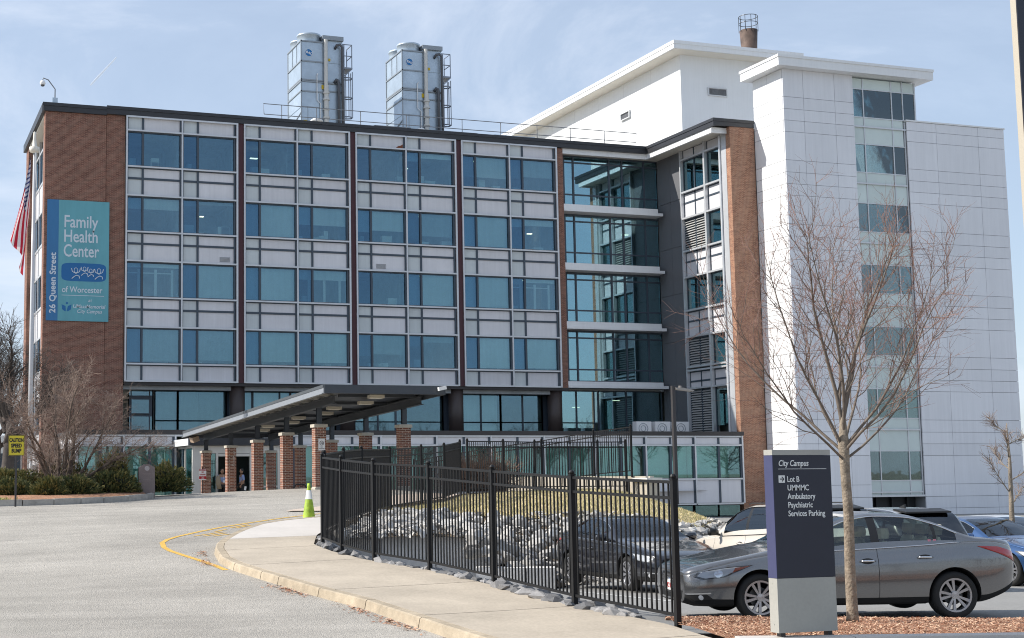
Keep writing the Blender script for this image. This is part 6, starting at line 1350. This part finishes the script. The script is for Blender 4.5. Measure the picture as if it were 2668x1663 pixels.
    gr_ = patch('grille', GR, (1, 0, 0), M_trimb, .010, sides=(1,))[0]; patch('grille_surround', shrink(GR, 1.10), (1, 0, 0), M_chrome, .005, sides=(1,))
    gb = MB()
    for k in range(-9, 10):
        for sg_ in (1, -1):
            p, q = Vector((0, k*.042-.09*sg_, zc-.25)), Vector((0, k*.042+.09*sg_, zc+.0)); pts = []
            for tt in splitm(0, 1, 8):
                v_ = p.lerp(q, tt); lim_ = gw*(.62+.38*min(1, max(0, (v_.z-zc+.26)/.2)))*(1 if v_.z < zc-.05 else .9)
                if abs(v_.y) < lim_-.02:
                    hit, _, _, _ = bvh.ray_cast(Vector((L, v_.y, v_.z*zs)), Vector((-1, 0, 0)))
                    if hit: pts.append(hit+Vector((.014, 0, 0)))
            if len(pts) > 1: gb.tube(pts, .0045, 4, False)
    gb.build('grille_mesh', M_rim, gr_)
    hit, _, _, _ = bvh.ray_cast(Vector((L, 0, (zc-.11)*zs)), Vector((-1, 0, 0)))
    b = MB(); b.tube([hit+Vector((.025, .065*math.cos(a), .05*math.sin(a))) for a in splitm(-.9, 4.04, 20)], .010, 6); b.build('emblem', M_chrome, gr_, smooth=True)
    patch('lower_intake', [(0, -.55, .40), (0, .55, .40), (0, .48, .28), (0, -.48, .28)], (1, 0, 0), M_trimb, .006, sides=(1,), div=5)
    patch('fog_lamp_recess', [(.12, .58, .36), (.3, .78, .38), (.36, .82, .30), (.2, .66, .28)], (1, .9, 0), M_trimb, .006); patch('fog_trim', [(.10, .56, .375), (.34, .82, .395), (.35, .82, .375), (.12, .57, .355)], (1, .9, 0), M_chrome, .012); patch('fog_lamp', [(.25+.045*math.cos(a), .74, .325+.035*math.sin(a)) for a in splitm(0, 2*math.pi, 12)[:-1]], (1, .9, 0), M_lampin, .014)
    if plate:
        hit, _, _, _ = bvh.ray_cast(Vector((L, 0, .45*zs)), Vector((-1, 0, 0))); x = hit.x+.03
        b = MB(); b.box(x-.03, x, -.155, .155, .395, .55); pl = b.build('licence_plate', M_plate, t)
        ORG[t.name] = Vector(); text('plate_lettering', plate, M_pred, pl, (x+.003, -.125, .43), .10, (0, 1, 0), (0, 0, 1), width=.25, bold=.002)
    e_ = L-.02
    TL = [(L-.62, .90, zbt(L-.5)-.045), (L-.30, .86, zbt(L-.3)-.04), (L-.05, .70, zbt(L-.1)-.07), (L-.04, .70, zbt(L-.1)-.21), (L-.25, .85, zbt(L-.3)-.16)]
    patch('tail_light', TL, (-.8, 1, 0), M_redl, .008)
    for sd in (1, -1):     # mirrors
        s = K['win'][0][0]-.14; z = zbt(s)+.05; y = F['hw'](s)
        b = MB(); b.lathe([(.001, -.10), (.06, -.095), (.085, -.03), (.088, .05), (.08, .085), (.001, .088)], (0, 0, 0), 14, 'y'); mm = b.mesh('mirror', pm_ if detail != 'suv' else M_trimb, (0, 0, 0), True); mm.transform(Matrix.Diagonal((.62, 1.15, .85, 1))); o = link('wing_mirror', mm, t); o.location = (L/2-s-.02, sd*(y+.10), (z+.06)*zs)
        b = MB(); b.bar((L/2-s, sd*(y-.05), (z)*zs), (L/2-s-.02, sd*(y+.08), (z+.03)*zs), .06, .04); b.build('mirror_stalk', M_trimb, t)
        # bright strip under the windows
        b = MB(); pts = [Vector((L/2-q, sd*(sect(K, q, F)[13][0]+.004), sect(K, q, F)[13][1]*zs+.004)) for q in splitm(K['win'][0][0]-.05, K['win'][-1][1]+.05, 22)]
        top_ = [Vector((L/2-q, sd*(sect(K, q, F)[18][0]+.004), sect(K, q, F)[18][1]*zs)) for q in splitm(K['win'][0][0]-.02, K['win'][-1][1]+.03, 22)]
        b.tube(pts, .010, 5); b.tube(top_, .009, 5); b.build('window_trim', M_chrome if detail != 'suv' else M_trimb, t, smooth=True)
    # inside: tub, seats, steering wheel
    s0 = K['seams'][0]; zf = .45*zs
    b = MB(); b.box(L/2-K['rg'][1]+.15, L/2-s0-.1, -.70, .70, .30, .36*zs); b.box(L/2-s0-.45, L/2-s0-.05, -.70, .70, .4, (zbt(s0)-.03)*zs); b.box(L/2-K['rg'][1]+.1, L/2-K['rg'][1]+.5, -.62, .62, .5, (zbt(K['rg'][1])-.08)*zs); b.build('cabin_floor', M_seatd, t)
    for sx_ in (s0+1.35, s0+2.15):
        for sd in ((1, -1) if sx_ < s0+1.5 else (1, 0, -1)):
            y = .38*sd if sx_ < s0+1.5 else .40*sd; w = .24 if sx_ < s0+1.5 else .2; x = L/2-sx_; zh = (zbt(sx_)+.09)*zs
            b = MB(); rows = []
            for k, (zz, dx, ww, th) in enumerate(((zf, .05, 1, .10), (zf+.1, .02, 1.02, .13), (zf+.25, -.02, 1.02, .12), (zh-.06, -.09, .95, .10), (zh, -.105, .7, .07))):
                rows.append([(x+dx+th*.5*math.cos(a)*1.0, y+w*ww*math.copysign(abs(math.sin(a))**.5, math.sin(a)), zz) for a in splitm(0, 2*math.pi, 16)])
            b.grid(rows); b.lathe([(.001, zh+.02), (.09, zh+.03), (.105, zh+.10), (.09, zh+.18), (.001, zh+.19)], (x-.12, y, 0), 12); b.box(x-.13, x-.11, y-.05, y+.05, zh-.02, zh+.05)
            b.box(x-.05, x+.45, y-w, y+w, zf-.12, zf+.03); b.build('seat', seatm, t, smooth=False)
    b = MB(); sx_ = s0+.62; b.tube([Vector((L/2-sx_-.05*math.sin(a), .38+.18*math.cos(a), (zbt(s0)-.02)*zs+.17*math.sin(a))) for a in splitm(0, 2*math.pi, 20)], .014, 5); b.build('steering_wheel', M_trimb, t)
    b = MB(); b.box(L/2-K['ws'][1]-.02, L/2-K['ws'][1]+.02, -.12, .12, (F['top'](K['ws'][1])-.10)*zs, (F['top'](K['ws'][1])-.045)*zs); b.build('rear_view_mirror', M_trimb, t)
    for s in (K['FO'], K['FO']+K['WB']):
        b = MB(); b.cyl((L/2-s, -.7, K['WR']), (L/2-s, .7, K['WR']), .05); b.build('axle', M_well, t)
    t.location = pos; t.rotation_euler = heading if hasattr(heading, '__len__') else (0, 0, heading); t.scale = (scale,)*3; ORG[t.name] = Vector()
    return t, F
GREY = paint('grey_metallic', (.20, .20, .205), .8, .22)
h1 = math.atan2(.30, -.955)
g1, F1 = car('dark grey sedan with mesh grille and beige seats parked behind the campus sign', SEDAN, (0, 0, 0), 0, GREY, M_seat, scale=1, rim_spokes=10, plate='5VC 10', zs=1.045)
def place(o, K, wheel, side_, heading, tilt=0, scale=1):
    """put the contact point of one wheel (front, given side) at a world point"""
    L = K['L']; v = Vector((L/2-K['FO'], side_*(.79), 0))*scale; M = Matrix.Rotation(heading, 3, 'Z') @ Matrix.Rotation(tilt, 3, 'Y'); o.rotation_euler = M.to_euler(); o.location = Vector(wheel)-M @ v
place(g1, SEDAN, (12.0, 17.09, -.305), 1, R(165.5))
NAVYB = paint('black_blue_paint', (.018, .020, .028), .4, .2)
d1, _ = car('black blue sedan behind the curved fence, facing out of the row', SEDAN, (0, 0, 0), 0, NAVYB, M_seatd, detail='s', rim_spokes=20)
place(d1, SEDAN, (14.20, 24.40, -.50), -1, R(-95), R(-1.4))
TAN = paint('tan_paint', (.70, .64, .56), .1, .3)
t1, _ = car('tan estate car with black wing mirror between the dark sedan and the campus sign', SUV, (0, 0, 0), 0, TAN, M_seatd, detail='suv')
place(t1, SUV, (16.42, 25.1, -.57), 1, R(86), R(1.5))
SIL = paint('silver_paint', (.52, .53, .55), .6, .3); JET = paint('black_paint', (.012, .012, .014), .2, .2)
s1, _ = car('black tailed car with silver roof showing above the dark grey sedan roof', SUV, (0, 0, 0), 0, JET, M_seatd, gl=G_cardark, detail='suv', roofm=SIL)
place(s1, SUV, (18.6, 25.4, -.68), 1, R(88), R(1.5))
BLU = paint('blue_paint', (.04, .10, .24), .5, .25)
b1, _ = car('blue sedan facing the camera at the right edge of the car park', SEDAN, (0, 0, 0), 0, BLU, M_seatd, detail='s')
place(b1, SEDAN, (22.75, 23.5, -.62), -1, R(-88), R(-1.4))
WHT = paint('white_car_paint', (.72, .73, .74), .1, .3)
w1, _ = car('white car half out of the frame behind the blue sedan', SEDAN, (0, 0, 0), 0, WHT, M_seatd, gl=G_cardark, detail='s')
place(w1, SEDAN, (26.9, 27.2, -.75), -1, R(-88), R(-1.2))
# roof rails and spoilers of the two tall cars
def addon(o, name, m, fn):
    b = MB(); fn(b); return link(name, b.mesh(name, m, (0, 0, 0)), o)
for o in (t1, s1):
    for sd in ((1, -1) if o is t1 else ()): addon(o, 'roof_rail', M_trimb, lambda b: b.tube([(.05, sd*.60, 1.70), (-.05, sd*.60, 1.725), (-1.3, sd*.60, 1.715), (-1.45, sd*.59, 1.67)], .012, 6))
    addon(o, 'spoiler', M_trimb, lambda b: b.prism([(-1.72, -.54, 1.645), (-2.06, -.52, 1.585), (-2.06, .52, 1.585), (-1.72, .54, 1.645)], (0, 0, .03)))
    addon(o, 'antenna_fin', M_trimb, lambda b: b.prism([(-1.2, -.02, 1.69), (-1.4, -.02, 1.69), (-1.4, -.02, 1.76)], (0, .04, 0)))
addon(g1, 'window_sticker', mat('pink_sticker', (.62, .25, .33), .6), lambda b: [b.obox((2.395-3.60+x, .826+.000, 1.08+z), (w, 0, 0), (0, .002, 0), (0, 0, .018)) for x, z, w in ((.05, 0, .05), (.09, .03, .02), (.01, .03, .02))])
wd = thing('parking_line', None, None, (20, 22, -.4)); wd['kind'] = 'structure'
for x in (13.3, 16.05, 18.45, 20.9, 23.4 if False else 21.6, 25.3):
    b = MB(); b.grid([[(xx, y, Hlot(xx, y)+.006) for xx in (x-.05, x+.05)] for y in splitm(21.5, 26.8, 8)]); b.build('painted_line', mat('worn_white_line', (.55, .55, .53), .8, 0, .2, 8), wd)
